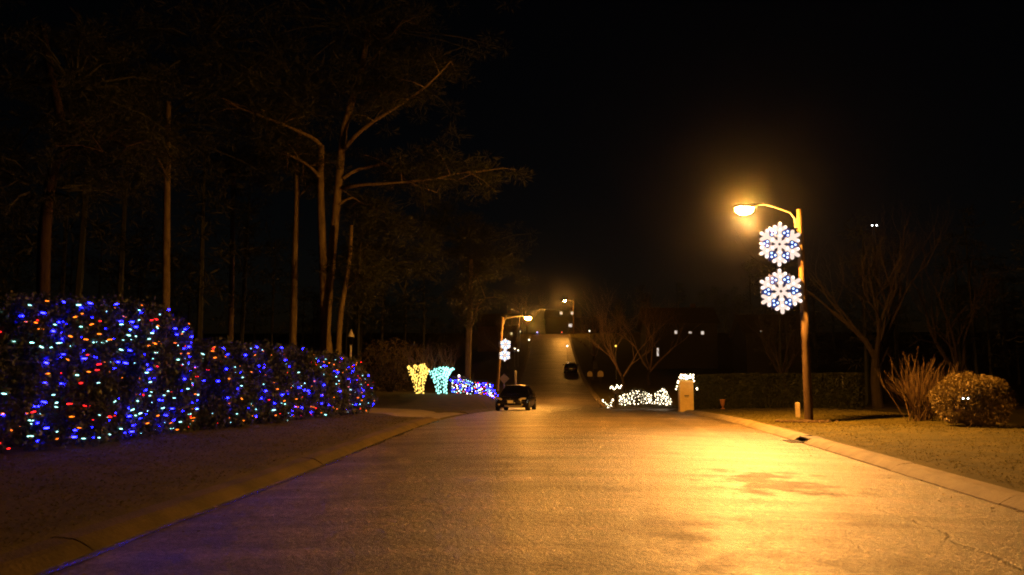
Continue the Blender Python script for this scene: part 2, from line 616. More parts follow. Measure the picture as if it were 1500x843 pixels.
def left_lawn(g):
    y = 4 + 20 * g.random() ** 1.2
    return xl(y) - .52 - 4.0 * g.random(), y


b1 = blades(45000, right_lawn, 5); b2 = blades(24000, left_lawn, 6)
b1.add(b2.v, b2.f)
tag(b1.build('grass', M['blade']), 'short dormant brown grass on the verges beside the kerbs', 'grass', kind='stuff')

# ------------------------------------------------------------------ street lamps
def street_lamp(name, base, top_h, arm, label, lean=(0, 0), pole_mat='wood', lens_strength='sodium', r0=.15, r1=.11, fwd=0.0, butt=0):
    """wooden pole, curved bracket arm, cobra head with a drop lens; the arm points along -x by `arm` metres"""
    t = thing(name, label, 'street lamp', base, 0, 'street lamps along the road')
    sg = -1 if arm < 0 else 1
    mb = MB()
    n = 12
    mb.tube([(lean[0] * k / n, lean[1] * k / n, -.3 + (top_h + .3) * k / n) for k in range(n + 1)], [r0 + (r1 - r0) * k / n for k in range(n + 1)], 14)
    mb.build('pole', M[pole_mat], t, True)
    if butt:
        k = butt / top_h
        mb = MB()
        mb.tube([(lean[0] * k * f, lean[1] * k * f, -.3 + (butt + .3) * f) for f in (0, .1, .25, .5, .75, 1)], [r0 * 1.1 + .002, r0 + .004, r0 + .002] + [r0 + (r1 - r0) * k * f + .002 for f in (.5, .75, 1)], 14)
        mb.build('pole_butt', M['lowerwood'], t, True)
    az = top_h - .32
    tx = lean[0]
    mb = MB()
    A = abs(arm)
    fy = lambda k: -fwd * k
    pts = [(tx + sg * (.12 + 0), 0, az - .16), (tx + sg * .15, fy(.05), az + .05), (tx + sg * .28, fy(.12), az + .22), (tx + sg * A * .45, fy(.45), az + .36),
           (tx + sg * A * .66, fy(.66), az + .43), (tx + sg * A * .8, fy(.8), az + .40), (tx + sg * (A - .25), fy(.95), az + .33)]
    mb.tube(pts, .03, 8)
    mb.build('arm', M['metal'], t, True)
    mb = MB(); mb.box((tx + sg * .1, 0, az - .1), (.08, .12, .3)); mb.build('bracket', M['metal'], t)
    hx, hz = tx + sg * A, az + .28
    mb = MB()
    mb.ell((hx, -fwd, hz + .05), (.34, .16, .08), 14, 8)
    mb.tube([(hx - sg * .22, -fwd, hz + .05), (hx - sg * .34, -fwd * .95, hz + .06)], [.06, .04], 8)
    mb.build('lamp_head', M['metal'], t, True)
    mb = MB()
    mb.ell((hx + sg * .03, -fwd, hz - .05), (.25, .15, .13), 14, 8)
    mb.build('lens', M[lens_strength], t, True)
    return t


L1Y = 22.3
b = Vector((X(1182, L1Y), L1Y, 0)); b.z = ground(b.x, b.y)
TOP1 = P(1175, 307, L1Y).z - b.z
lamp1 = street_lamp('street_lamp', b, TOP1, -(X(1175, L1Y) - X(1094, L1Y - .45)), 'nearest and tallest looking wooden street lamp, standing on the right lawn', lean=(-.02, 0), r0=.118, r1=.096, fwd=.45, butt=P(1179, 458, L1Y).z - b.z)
# the head's refractor throws most of its light down the road towards the camera
ld = bpy.data.lights.new('refractor_beam', 'SPOT')
ld.energy = 7200; ld.color = (1, .47, .15); ld.spot_size = R(96); ld.spot_blend = 1.0; ld.shadow_soft_size = .14
lo = bpy.data.objects.new('refractor_beam', ld); COL.objects.link(lo); lo.parent = lamp1
lens = [c for c in lamp1.children if c.name.startswith('lens')][0]
lc = sum((Vector(v.co) for v in lens.data.vertices), Vector()) / len(lens.data.vertices)
lo.location = lc + Vector((0, 0, -.30))
aim = Vector((4.7, 15.6, 0)) - (b + lo.location)
lo.rotation_euler = aim.to_track_quat('-Z', 'Y').to_euler()
# mulch ring and root flare at the pole's foot
mb = MB()
for k in range(60):
    a = random.uniform(0, 2 * PI); r = random.uniform(.1, .75)
    mb.ell((r * math.cos(a) * 1.2, r * math.sin(a) * .6, .02), (random.uniform(.05, .12), .07, random.uniform(.03, .06)), 6, 4)
o = mb.build('mulch', M['mulch']); o.location = b
tag(o, 'low heap of dark mulch round the foot of the nearest lamp pole', 'mulch', kind='stuff')

L2Y = 62
b2_ = Vector((X(727, L2Y), L2Y, 0)); b2_.z = ground(b2_.x, b2_.y)
TOP2 = P(736, 465, L2Y).z - b2_.z
lamp2 = street_lamp('street_lamp', b2_, TOP2, X(773, L2Y) - X(736, L2Y), 'slightly leaning street lamp behind the black car, arm reaching right over the road', lean=(X(736, L2Y) - X(727, L2Y), 0), pole_mat='wood', lens_strength='sodium_far', r0=.14, r1=.12)
L3Y = 184
x3 = X(841, L3Y)
b3_ = Vector((x3, L3Y, ground(x3, L3Y)))
lamp3 = street_lamp('street_lamp', b3_, P(828, 441, L3Y).z - b3_.z + .05, -(X(841, L3Y) - X(828, L3Y)), 'farthest street lamp, a small orange light above the hilltop', lens_strength='sodium_far', r0=.14, r1=.1)


# ------------------------------------------------------------------ snowflakes
def bulb_mesh(name, r, l, m_):
    mb = MB(); mb.ell((0, 0, 0), (r, r, l), 6, 4)
    me = bpy.data.meshes.new(name); me.from_pydata(mb.v, [], mb.f); me.materials.append(m_)
    me.polygons.foreach_set('use_smooth', [True] * len(me.polygons))
    return me


FB = bulb_mesh('snowflake_bulb', .034, .034, M['flakebulb'])
FBB = bulb_mesh('snowflake_blue_bulb', .03, .03, M['flakeblue'])


def put(name, me, loc, parent, rot=None):
    o = bpy.data.objects.new(name, me)
    COL.objects.link(o)
    o.location = loc
    if rot: o.rotation_euler = rot
    o.parent = parent
    return o


def snowflake(loc, Rr, label, pole_dx, tilt=0.0):
    sg_ = random.Random(label)
    t = thing('snowflake_light', label, 'snowflake light', loc, 0, 'lit snowflakes hung on the street lamps')
    fr = MB()
    for k in range(6):
        a = PI / 2 + k * PI / 3 + tilt
        u = Vector((math.cos(a), 0, math.sin(a)))

        def dirn(d): return Vector((math.cos(a + d), 0, math.sin(a + d)))
        fr.tube([u * .05, u * Rr], .012, 5)
        mb = MB()
        r = Rr * .085
        mb.capsule(u * (Rr * .14), u * (Rr * .90), r, 9)
        for s in (-1, 1):
            mb.capsule(u * (Rr * .60), u * (Rr * .60) + dirn(s * R(56)) * (Rr * .27), r, 9)
            mb.capsule(u * (Rr * .30), u * (Rr * .30) + dirn(s * R(50)) * (Rr * .10), r * .75, 8)
        mb.build('glowing_arm', M['flake'], t, True)
        y = -r * .75
        spots = [u * Rr * .9, u * Rr * .62, u * Rr * .36]
        for s in (-1, 1):
            spots.append(u * (Rr * .60) + dirn(s * R(56)) * (Rr * .27))
        for q in spots:
            if sg_.random() < .12: continue                     # a dead bulb here and there
            put('bulb', FB, q + Vector((0, y, 0)), t)
        # blue garland diamond between two arms
        a2 = a + PI / 6
        e = Vector((math.cos(a2), 0, math.sin(a2))); f = Vector((-math.sin(a2), 0, math.cos(a2)))
        ms = MB()
        pts = [e * Rr * .30, e * Rr * .60 + f * Rr * .21, e * Rr * .88, e * Rr * .60 - f * Rr * .21]
        vs = [p + Vector((0, .015, 0)) for p in pts] + [p + Vector((0, .06, 0)) for p in pts]
        ms.add(vs, [(0, 1, 2, 3), (7, 6, 5, 4), (0, 4, 5, 1), (1, 5, 6, 2), (2, 6, 7, 3), (3, 7, 4, 0)])
        ms.build('blue_garland', M['bluegarland'], t)
        for q in (e * Rr * .66, e * Rr * .52 + f * Rr * .09, e * Rr * .52 - f * Rr * .09):
            put('blue_bulb', FBB, q + Vector((0, -.015, 0)), t)
    for z in (.35, -.35):
        fr.tube([(0, .05, z * Rr), (pole_dx, .05, z * Rr)], .014, 5)
    fr.tube([(pole_dx - .02, .05, .35 * Rr), (pole_dx - .02, .05, -.35 * Rr)], .02, 5)
    fr.build('frame', M['metal'], t)
    cb = MB(); cb.tube([(0, .06, -.2 * Rr), (pole_dx * .5, .08, -.62 * Rr), (pole_dx, .08, -.45 * Rr)], .008, 4); cb.build('cable', M['wire'], t)
    return t


dx1 = X(1178, L1Y)
for (px, py, lab) in ((1142, 358, 'upper white and blue snowflake light on the nearest lamp pole'), (1144, 427, 'lower white and blue snowflake light on the nearest lamp pole')):
    p = P(px, py, L1Y - .1)
    snowflake(p, 33.0 / 47.5 / 1.03, lab, dx1 - p.x, R(-3) if py < 400 else R(2))
for (px, py, lab) in ((740.5, 505, 'upper small snowflake light on the leaning lamp behind the car'), (739.5, 521, 'lower small snowflake light on the leaning lamp behind the car')):
    p = P(px, py, L2Y - .2)
    snowflake(p, 8.6 / 17.6, lab, X(731, L2Y) - p.x)

# ------------------------------------------------------------------ hedges with light nets
BW, BL = .0105, .055
BM = {k: bulb_mesh('bulb_' + k, BW, BL, M['b_' + k]) for k in ('blue', 'cyan', 'orange', 'red')}
BMs = {k: bulb_mesh('small_bulb_' + k, .032, .032, M['b_' + k]) for k in ('blue', 'cyan', 'orange', 'red', 'white', 'yellow', 'teal')}
PAL = ['blue'] * 32 + ['cyan'] * 30 + ['orange'] * 26 + ['red'] * 12


class Hedge:
    def __init__(s, pts, width, height, seed):
        s.p = [Vector((x, y, 0)) for x, y in pts]
        s.w, s.h, s.seed = width, height, seed
        s.cum = [0]
        for a, b in zip(s.p, s.p[1:]): s.cum.append(s.cum[-1] + (b - a).length)
        s.len = s.cum[-1]

    def at(s, d):
        d = min(max(d, 0), s.len)
        i = 0
        while i < len(s.cum) - 2 and d > s.cum[i + 1]: i += 1
        a, b = s.p[i], s.p[i + 1]
        k = (d - s.cum[i]) / (s.cum[i + 1] - s.cum[i])
        t = (b - a).normalized()
        return a.lerp(b, k), Vector((t.y, -t.x, 0))

    def hh(s, d):
        return s.h(d / s.len) * (1 + .17 * mnoise.noise((d * .8, s.seed, 0)) + .10 * mnoise.noise((d * 2.3, s.seed, 4)))

    def front(s, d, t, inset=0.0):
        """point on the lumpy front: d metres along, t = 0 foot .. 1 top"""
        c, n = s.at(d)
        h = s.hh(d)
        bul = .30 * math.sin(PI * min(1, t * 1.05 + .12)) - .25 * max(0, t - .75) * 4 * .5
        lump = .32 * mnoise.noise((d * 1.1, t * 2.4, s.seed)) + .12 * mnoise.noise((d * 2.7, t * 5, s.seed + 3))
        end = -.6 * (1 - sm(0, .8, s.len - d)) - .25 * (1 - sm(0, .6, d))
        q = c + n * (bul + lump + end - inset)
        q.z = ground(q.x, q.y) + .03 + t * h
        return q

    def build(s, name, label, cat, nleaf, size, lm, group=None, clip=False):
        base, n = s.at(s.len / 2)
        base = Vector((base.x, base.y, ground(base.x, base.y)))
        T = thing(name, label, cat, base, 0, group)
        g = np.random.default_rng(s.seed)
        C = []
        for _ in range(nleaf):
            d = s.len * g.random()
            u = g.random()
            if u < .62:
                q = s.front(d, g.random() ** .9, abs(g.normal(0, .13)) - .05)
            elif u < .85:                                   # the top, and the shoulder behind it
                k = g.random()
                q = s.front(d, 1, k * s.w)
                q.z += g.normal(0, .06) + .12 * math.sin(PI * k) + .10 * mnoise.noise((q.x * 1.3, q.y * 1.3, 5))
            elif u < .93:                                   # the far side
                q = s.front(d, g.random(), s.w + g.normal(0, .1))
            else:                                           # the two ends
                dd = (s.len if g.random() < .7 else 0) + g.normal(0, .12)
                q = s.front(dd, g.random(), g.random() * s.w)
            C.append((q.x - base.x, q.y - base.y, q.z - base.z))
        mb = MB(); mb.quads(np.array(C), size, .62, s.seed)
        mb.build('foliage', lm, T)
        mb = MB()
        for k in range(int(s.len * 3)):
            d = s.len * (k + .5) / int(s.len * 3)
            q = s.front(d, 0, s.w * random.uniform(.3, .7)); q.z -= .05
            top = s.front(d + random.uniform(-.3, .3), .85, s.w * random.uniform(.3, .7))
            mid = q.lerp(top, .5) + Vector((random.uniform(-.1, .1), random.uniform(-.1, .1), 0))
            mb.tube([q - base, mid - base, top - base], [.03, .02, .008], 5)
        mb.build('stem', M['greybark'], T)
        return T


HT = Hedge([(-9.0, 7.0), (-8.85, 11.6), (-8.25, 16.6)], 1.6, lambda t: float(np.interp(t, [0, .3, .55, .8, .93, 1], [2.25, 2.3, 2.4, 2.55, 2.25, 1.8])), 21)
HL = Hedge([(-8.3, 16.4), (-7.6, 21), (-7.0, 26.2)], 1.5, lambda t: float(np.interp(t, [0, .1, .5, .8, .95, 1], [1.65, 1.8, 1.82, 1.75, 1.6, 1.25])), 22)
HT.build('lit_hedge', 'taller nearer hedge covered with multicoloured bulbs on the left verge', 'hedge', 30000, .085, M['leaf'], 'hedges draped with coloured lights')
HL.build('lit_hedge', 'lower farther hedge of the lit pair, ending before the driveway', 'hedge', 30000, .085, M['leaf'], 'hedges draped with coloured lights')


def light_net(H, d0, d1, n, label, seed, meshes, pal, group, rows=8, t0=.04, t1=1.07, gaps=True):
    g = random.Random(seed)
    base, _ = H.at((d0 + d1) / 2)
    base = Vector((base.x, base.y, ground(base.x, base.y)))
    T = thing('light_net', label, 'string lights', base, 0, group)
    per = max(2, round(n / rows))
    wire = MB()
    for r in range(rows):
        path = []
        for k in range(per):
            d = d0 + (d1 - d0) * (k + .5 + g.uniform(-.42, .42)) / per
            t = t0 + (t1 - t0) * (r + .5 + g.uniform(-.5, .5)) / rows - .03 * math.sin(PI * ((k % 4) / 4))
            q = H.front(d, max(.02, t), -.05 + g.uniform(0, .10)) - base
            if gaps and mnoise.noise((d * 1.3, t * 3.1, seed * 1.7)) < -.22 and g.random() < .8: continue
            path.append(q)
            c = g.choice(pal)
            # long bulbs laid along the hedge, shaped to read as streaks of light
            _, nn = H.at(d)
            tang = Vector((-nn.y, nn.x, 0))
            ax = (nn.cross(Vector((0, 0, 1))) + Vector((g.gauss(0, .2), g.gauss(0, .2), g.gauss(0, .12)))).normalized()
            o = put('bulb', meshes[c], q, T)
            o.rotation_euler = ax.to_track_quat('Z', 'Y').to_euler()
            s_ = g.choice([.35, .5, .75, 1, 1, 1.15])
            o.scale = (s_, s_, s_)
        path.sort(key=lambda v: v.y)
        if len(path) > 2: wire.tube([p - Vector((.03, 0, 0)) for p in path], .004, 3, False)
    wire.build('wire', M['wire'], T)
    return T


GN = 'nets of coloured bulbs on the hedges'
light_net(HT, 3.1, 5.2, 96, 'net of coloured bulbs on the taller hedge, its near end at the frame edge', 1, BM, PAL, GN, 10)
light_net(HT, 5.2, 6.8, 96, 'second net of coloured bulbs from the near end of the taller hedge', 2, BM, PAL, GN, 11)
light_net(HT, 6.8, 8.2, 96, 'third net of coloured bulbs from the near end of the taller hedge', 7, BM, PAL, GN, 11)
light_net(HT, 8.2, 9.7, 96, 'net of coloured bulbs on the taller hedge where it meets the lower one', 3, BM, PAL, GN, 11)
light_net(HL, .2, 2.7, 84, 'net of coloured bulbs on the lower hedge where it meets the taller one', 4, BM, PAL, GN, 8)
light_net(HL, 2.7, 5.1, 90, 'second net of coloured bulbs from the near end of the lower hedge', 5, BM, PAL, GN, 8)
light_net(HL, 5.1, 7.5, 96, 'third net of coloured bulbs from the near end of the lower hedge', 8, BM, PAL, GN, 9)
light_net(HL, 7.5, 9.75, 99, 'dense net of coloured bulbs on the lower hedge end by the driveway', 6, BM, PAL, GN, 9)


# ------------------------------------------------------------------ bare trees, pines, shrubs
def grow(mb, p, d, L_, r, depth, g, spread=.6, up=.25, kids_=3, tips=None, sides=5):
    n = 3
    pts = [p]
    q = p.copy(); dd = d.copy()
    for i in range(n):
        dd = (dd + Vector((g.gauss(0, .13), g.gauss(0, .13), g.gauss(0, .1) + up * .12))).normalized()
        q = q + dd * (L_ / n)
        pts.append(q.copy())
    e = r * .6
    mb.tube(pts, [r + (e - r) * i / n for i in range(n + 1)], max(3, sides), False)
    if depth == 0:
        if tips is not None: tips.append((q, dd))
        return
    for k in range(kids_):
        f = g.uniform(.35, 1) if k else 1
        i = min(n - 1, int(f * n))
        o = pts[i].lerp(pts[i + 1], f * n - i) if f < 1 else pts[-1]
        ax = Vector((g.gauss(0, 1), g.gauss(0, 1), g.gauss(0, .6)))
        nd_ = (dd + ax.normalized() * spread * g.uniform(.6, 1.3) + Vector((0, 0, up * .5))).normalized()
        grow(mb, o, nd_, L_ * g.uniform(.6, .85), e * g.uniform(.6, .85), depth - 1, g, spread, up, kids_, tips, sides - 1)


def at_ground(px, Y):
    x = X(px, Y)
    return Vector((x, Y, ground(x, Y)))


def bare_tree(px, Y, h, r, label, seed, m_='greybark', name='bare_tree', spread=.65, depth=5, kids_=3, trunk=.3, group='bare trees along the street', twigm='twig', up=.25):
    b = at_ground(px, Y)
    t = thing(name, label, 'tree', b, 0, group)
    g = random.Random(seed)
    mb = MB()
    th = h * trunk
    mb.tube([(0, 0, -.2), (.02, 0, .1), (g.uniform(-.1, .1), 0, th * .5), (g.uniform(-.15, .15), g.uniform(-.1, .1), th)], [r * 1.5, r * 1.15, r, r * .85], 9)
    tp = Vector(mb.v[-1]); tp = Vector((sum(v[0] for v in mb.v[-9:]) / 9, sum(v[1] for v in mb.v[-9:]) / 9, th))
    mb.build('trunk', M[m_], t, True)
    cb = MB()
    for k in range(4):
        a = k * PI / 2 + g.uniform(-.5, .5)
        d = Vector((math.cos(a) * spread, math.sin(a) * spread, .9)).normalized()
        grow(cb, tp - Vector((0, 0, g.uniform(0, th * .25))), d, h * .28, r * .6, depth - 1, g, spread, up, kids_)
    cb.build('crown', M[twigm], t)
    return t


def needle_clumps(centers, rad, per, size, seed, asp=.08):
    g = np.random.default_rng(seed)
    C = np.repeat(np.array(centers), per, 0)
    off = g.normal(0, 1, C.shape)
    off /= np.maximum(np.linalg.norm(off, axis=1)[:, None], 1e-3)
    off *= (g.random(len(C)) ** .5)[:, None] * rad
    off[:, 2] *= .5
    mb = MB(); mb.quads(C + off, size, asp, seed)
    return mb


def pine(name, trunk_pts, rad, limbs, label, seed, crown_extra=(), per=60, clump=.75, nsize=.36, group='pines behind the lit hedges', bark='bark'):
    """trunk_pts: world points from the ground up; limbs: list of (points, r0, r1)"""
    b = trunk_pts[0][0].copy()
    b.z = ground(b.x, b.y)
    t = thing(name, label, 'tree', b, 0, group)
    g = random.Random(seed)
    for tp in trunk_pts:
        pts = [p - b for p in tp]
        pts = resample(pts, 14)
        nn = len(pts)
        mb = MB()
        r0, r1 = rad
        mb.tube(pts, [(r0 + (r1 - r0) * i / (nn - 1)) * (1.25 if i == 0 else 1) * g.uniform(.95, 1.05) for i in range(nn)], 10)
        mb.build('trunk', M[bark], t, True)
    xm = MB()
    cl = []
    for (pts, a0, a1) in limbs:
        lm = MB()
        q = resample([p - b for p in pts], 10)
        lm.tube(q, [(a0 + (a1 - a0) * i / 9) * .8 for i in range(10)], 7)
        for i in range(4, 10):
            for _ in range(2):
                d = Vector((g.gauss(0, 1), g.gauss(0, 1), g.gauss(.1, .45))).normalized()
                L_ = g.uniform(.7, 1.9)
                e = q[i] + d * L_
                lm.tube([q[i], q[i] + d * L_ * .5 + Vector((0, 0, .1)), e], [a1 * .8, a1 * .5, .01], 4, False)
                for f in (.55, .8, 1.0):
                    cl.append(tuple(q[i].lerp(e, f) + Vector((g.gauss(0, .25), g.gauss(0, .25), g.gauss(.1, .2)))))
        lm.build('branch', M[bark], t, True)
    for (c, rr, n) in crown_extra:
        c = c - b
        for _ in range(n):
            o = Vector((g.gauss(0, .5) * rr[0], g.gauss(0, .5) * rr[1], g.gauss(0, .5) * rr[2]))
            cl.append(tuple(c + o))
            if g.random() < .35:
                xm.tube([c + o * .35, c + o * .7 + Vector((0, 0, .15)), c + o], [.05, .03, .012], 4, False)
    if cl:
        nc = needle_clumps(cl, clump, per, nsize, seed)
        nc.add(xm.v, xm.f)
        nc.build('crown', M['needle'], t)
    return t


def resample(pts, n):
    """smooth polyline through pts"""
    pts = [Vector(p) for p in pts]
    if len(pts) == 2:
        return [pts[0].lerp(pts[1], i / (n - 1)) for i in range(n)]
    out = []
    m_ = len(pts) - 1
    for i in range(n):
        u = i / (n - 1) * m_
        k = min(int(u), m_ - 1); f = u - k
        p0, p1, p2, p3 = pts[max(k - 1, 0)], pts[k], pts[k + 1], pts[min(k + 2, m_)]
        out.append(.5 * ((2 * p1) + (p2 - p0) * f + (2 * p0 - 5 * p1 + 4 * p2 - p3) * f * f + (3 * p1 - p0 - 3 * p2 + p3) * f ** 3))
    return out


def pth(Y, *pp, dy=0):
    n = len(pp)
    return [P(x, y, Y + dy * i / max(n - 1, 1)) for i, (x, y) in enumerate(pp)]


YA = 35
gA = at_ground(477, YA)
gB = gA + Vector((.35, .3, 0))
TA = [gA] + pth(YA, (475, 500), (474, 409), (470, 300), (470, 255), (471, 213))
TB = [gB] + pth(YA, (478, 500), (481, 436), (491, 322), (502, 207), (507, 177), (518, 142), (529, 105), (540, 40), dy=.6)
limbs = [
    (pth(YA, (470, 262), (462, 252), (448, 240), (431, 231), (415, 222), dy=-1.5), .12, .05),
    (pth(YA, (471, 215), (460, 203), (442, 195), (423, 186), (390, 173), (365, 164), (330, 150), dy=-2.5), .13, .04),
    (pth(YA, (505, 218), (518, 202), (540, 183), (584, 155), (627, 125), (660, 90), dy=-2), .14, .04),
    (pth(YA, (503, 262), (520, 250), (540, 245), (567, 241), (585, 255), (605, 270), (640, 282), dy=2), .11, .035),
    (pth(YA, (501, 276), (530, 271), (556, 270), (605, 266), (640, 262), (671, 254), (715, 250), dy=-2), .11, .03),
    (pth(YA, (497, 300), (515, 290), (535, 300), (560, 310), dy=3), .07, .03),
    (pth(YA, (528, 110), (560, 70), (590, 30), dy=1), .08, .03),
    (pth(YA, (520, 138), (545, 132), (570, 140), dy=-1), .06, .03),
]
pine('pine_tree', [TA, TB], (.24, .13), limbs, 'tall twin trunk pine with spreading bare lower limbs behind the lower lit hedge', 31,
     [(P(440, 130, YA), (4, 4, 1.6), 60), (P(600, 110, YA), (3, 3, 1.6), 60), (P(520, 30, YA), (5, 4, 3), 130), (P(650, 245, YA), (2.5, 3, .8), 40), (P(570, 330, YA + 2), (2.2, 2.5, 1.2), 50)])
YC = 36
pine('pine_tree', [[at_ground(430, YC)] + pth(YC, (430, 496), (432, 387), (435, 289), (435, 240), (440, 190))], (.17, .09),
     [(pth(YC, (435, 290), (450, 275), (462, 262), dy=2), .06, .03), (pth(YC, (434, 250), (420, 225), (395, 200), dy=1), .06, .02)],
     'slim straight pine just left of the twin trunk pine', 32, [(P(420, 140, YC), (3.5, 3, 2.5), 90), (P(405, 230, YC), (2, 2, 1), 35)])
YD = 34
pine('pine_tree', [[at_ground(494, YD)] + pth(YD, (496, 505), (499, 460), (505, 425), (512, 380), (515, 330))], (.15, .08),
     [(pth(YD, (505, 425), (518, 415), (526, 400)), .05, .02)], 'short leaning pine close against the right of the twin trunk pine', 33,
     [(P(560, 380, YD + 3), (3, 2.5, 1.6), 90), (P(530, 420, YD + 2), (1.2, 1.5, 1), 30)])
YE = 30
pine('pine_tree', [[at_ground(243, YE)] + pth(YE, (243, 445), (244, 330), (245, 250), (246, 150))], (.17, .13),
     [(pth(YE, (245, 260), (220, 215), (190, 205), dy=-2), .07, .03)], 'pine trunk rising behind the taller lit hedge', 34,
     [(P(230, 180, YE), (4.5, 3, 2.5), 110), (P(150, 120, YE), (3, 3, 2.5), 80), (P(300, 60, YE), (4, 3, 3), 90)])
YF = 42
pine('pine_tree', [[at_ground(338, YF)] + pth(YF, (338, 480), (340, 370), (342, 250))], (.18, .12), [], 'dim pine trunk behind the notch between the two lit hedges', 35,
     [(P(340, 260, YF), (4, 3, 3), 110), (P(330, 120, YF), (4, 3, 3), 90)])
YG = 21
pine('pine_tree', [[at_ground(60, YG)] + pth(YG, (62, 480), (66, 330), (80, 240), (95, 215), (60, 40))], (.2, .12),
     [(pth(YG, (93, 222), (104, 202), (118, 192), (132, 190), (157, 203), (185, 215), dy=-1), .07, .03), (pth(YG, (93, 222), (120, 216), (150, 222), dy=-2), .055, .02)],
     'dark pine above the taller hedge end with one crooked lit limb', 36, bark='unlitbark', crown_extra= [(P(60, 270, YG), (2.5, 2, 1.5), 70), (P(110, 120, YG), (3, 2.5, 1.8), 90), (P(190, 230, YG), (1.4, 1.5, .8), 30)], nsize=.2, clump=.5, per=90)
YH = 56
pine('pine_tree', [[at_ground(685, YH)] + pth(YH, (686, 503), (688, 470), (689, 446), (690, 415), (690, 380))], (.24, .14),
     [(pth(YH, (688, 482), (693, 472), (699, 451), (711, 437), dy=-1), .13, .05), (pth(YH, (689, 446), (681, 440), (672, 431)), .1, .04), (pth(YH, (690, 420), (697, 405), (705, 395)), .08, .03)],
     'forked pine with an orange lit trunk between the lit shrubs and the leaning lamp', 37,
     [(P(690, 360, YH), (3.6, 3, 2.2), 130), (P(650, 330, YH), (3, 3, 2.5), 90), (P(725, 380, YH), (2.4, 3, 1.2), 50)], group='pines by the road')

# understory bush with dry leaves beyond the low hedge end
def shrub_leaves(name, px, Y, rx, ry, rz, n, size, lm, label, cat, seed, zc=None, group=None, stems=10, shell=.22):
    b = at_ground(px, Y)
    t = thing(name, label, cat, b, 0, group)
    g = np.random.default_rng(seed)
    zc = rz * .98 if zc is None else zc
    C = []
    while len(C) < n:
        v = g.normal(0, 1, 3); v /= np.linalg.norm(v)
        lump = 1 + .13 * mnoise.noise(tuple(v * 2.2 + seed)) + .10 * mnoise.noise(tuple(v * 6 + seed))
        k = lump * (1 - abs(g.normal(0, shell)))
        v = np.sign(v) * np.abs(v) ** .86
        p = (v[0] * rx * k, v[1] * ry * k, zc + v[2] * rz * k)
        if p[2] > .05: C.append(p)
    mb = MB(); mb.quads(np.array(C), size, .6, seed); mb.build('foliage', lm, t)
    mb = MB()
    for k in range(stems):
        a = 2 * PI * k / stems
        mb.tube([(math.cos(a) * .12, math.sin(a) * .12, -.05), (math.cos(a) * rx * .3, math.sin(a) * ry * .3, zc * .6), (math.cos(a) * rx * .7, math.sin(a) * ry * .7, zc * 1.2)], [.03, .022, .008], 5)
    mb.build('stem', M['greybark'], t)
    return t


shrub_leaves('bush', 572, 52, 2.6, 1.5, 1.9, 4200, .14, M['tanleaf'], 'loose brown leaved bush behind the driveway, left of the yellow lit shrub', 'bush', 41, shell=.5)
shrub_leaves('round_bush', 1421, 19.3, .85, .85, .64, 9500, .07, M['tanleaf'], 'rounded clipped tan bush with a pair of tiny white lights, far right on the lawn', 'bush', 42, zc=.62, shell=.12)

# pair of small white lights on the round bush
pb = at_ground(1421, 19.3)
for (px, lab) in ((1411, 'left of the two tiny white lights set in the round bush'), (1418, 'right of the two tiny white lights set in the round bush')):
    p = P(px, 584, 18.42)
    t = thing('bush_light', lab, 'small light', p, 0, 'pair of white lights in the round bush')
    mb = MB(); mb.ell((0, 0, 0), (.016, .016, .016), 8, 6); mb.build('bulb', M['led'], t, True)
    mb = MB(); mb.tube([(0, .02, 0), (0, .10, -.03), (0, .2, -.04)], .006, 5); mb.tube([(0, .012, 0), (0, .05, -.01)], .014, 7); mb.build('holder', M['wire'], t)

# vase shaped twiggy shrub
b = at_ground(1348, 21.6)
t = thing('twiggy_shrub', 'leafless vase shaped shrub of fine twigs beside the round bush', 'shrub', b)
g = random.Random(9)
mb = MB(); tw = MB()
for k in range(60):
    a = g.uniform(0, 2 * PI); sp = g.uniform(.1, 1.0)
    d = Vector((math.cos(a) * sp, math.sin(a) * sp, 1)).normalized()
    p0 = Vector((g.gauss(0, .16), g.gauss(0, .14), -.03))
    L_ = g.uniform(1.0, 1.75)
    p1 = p0 + d * L_ * .4 + Vector((0, 0, .05)); p2 = p0 + d * L_ * .75 + Vector((0, 0, .06)); p3 = p0 + d * L_
    mb.tube([p0, p1, p2, p3], [.012, .008, .005, .003], 5, False)
    for _ in range(6):
        f = g.uniform(.3, .95)
        o = p0.lerp(p3, f) + Vector((0, 0, .05))
        dd = (d + Vector((g.gauss(0, .28), g.gauss(0, .28), g.gauss(.15, .2)))).normalized()
        l2 = g.uniform(.3, .75) * (1.2 - f * .5)
        tw.tube([o, o + dd * l2 * .5, o + dd * l2 + Vector((0, 0, .05))], [.0038, .003, .002], 3, False)
mb.build('stem', M['browntwig'], t); tw.build('twig', M['browntwig'], t)

# bare trees on the right and up the hill
bare_tree(1283, 40, 11.5, .24, 'dim bare tree behind the lawn, between the lamp pole and the twiggy shrub', 51, spread=.55, depth=6, up=.4, trunk=.22, twigm='greybark')
bare_tree(1150, 50, 7, .16, 'dim bare tree behind the clipped hedge, left of the nearest lamp pole', 52, depth=6, up=.35, twigm='greybark')
bare_tree(1400, 46, 11, .2, 'dark bare tree rising beyond the round bush', 53, depth=6, up=.35, trunk=.2, twigm='greybark')
bare_tree(912, 74, 11.5, .15, 'bare tree with pinkish twigs above the white lit shrubs', 54, spread=.7, depth=6, up=.35, trunk=.14)
bare_tree(950, 82, 13.0, .16, 'bare tree with pinkish twigs, right of the other pink one', 55, spread=.75, depth=6, up=.3, trunk=.14)
bare_tree(772, 198, 13, .22, 'pinkish bare tree at the hilltop, left of the farthest lamp', 56, spread=.6, depth=6, up=.35, trunk=.2)
bare_tree(870, 110, 8.5, .17, 'bare tree on the right of the hill road, below the farthest lamp', 57, spread=.6, depth=6, up=.35, trunk=.2)
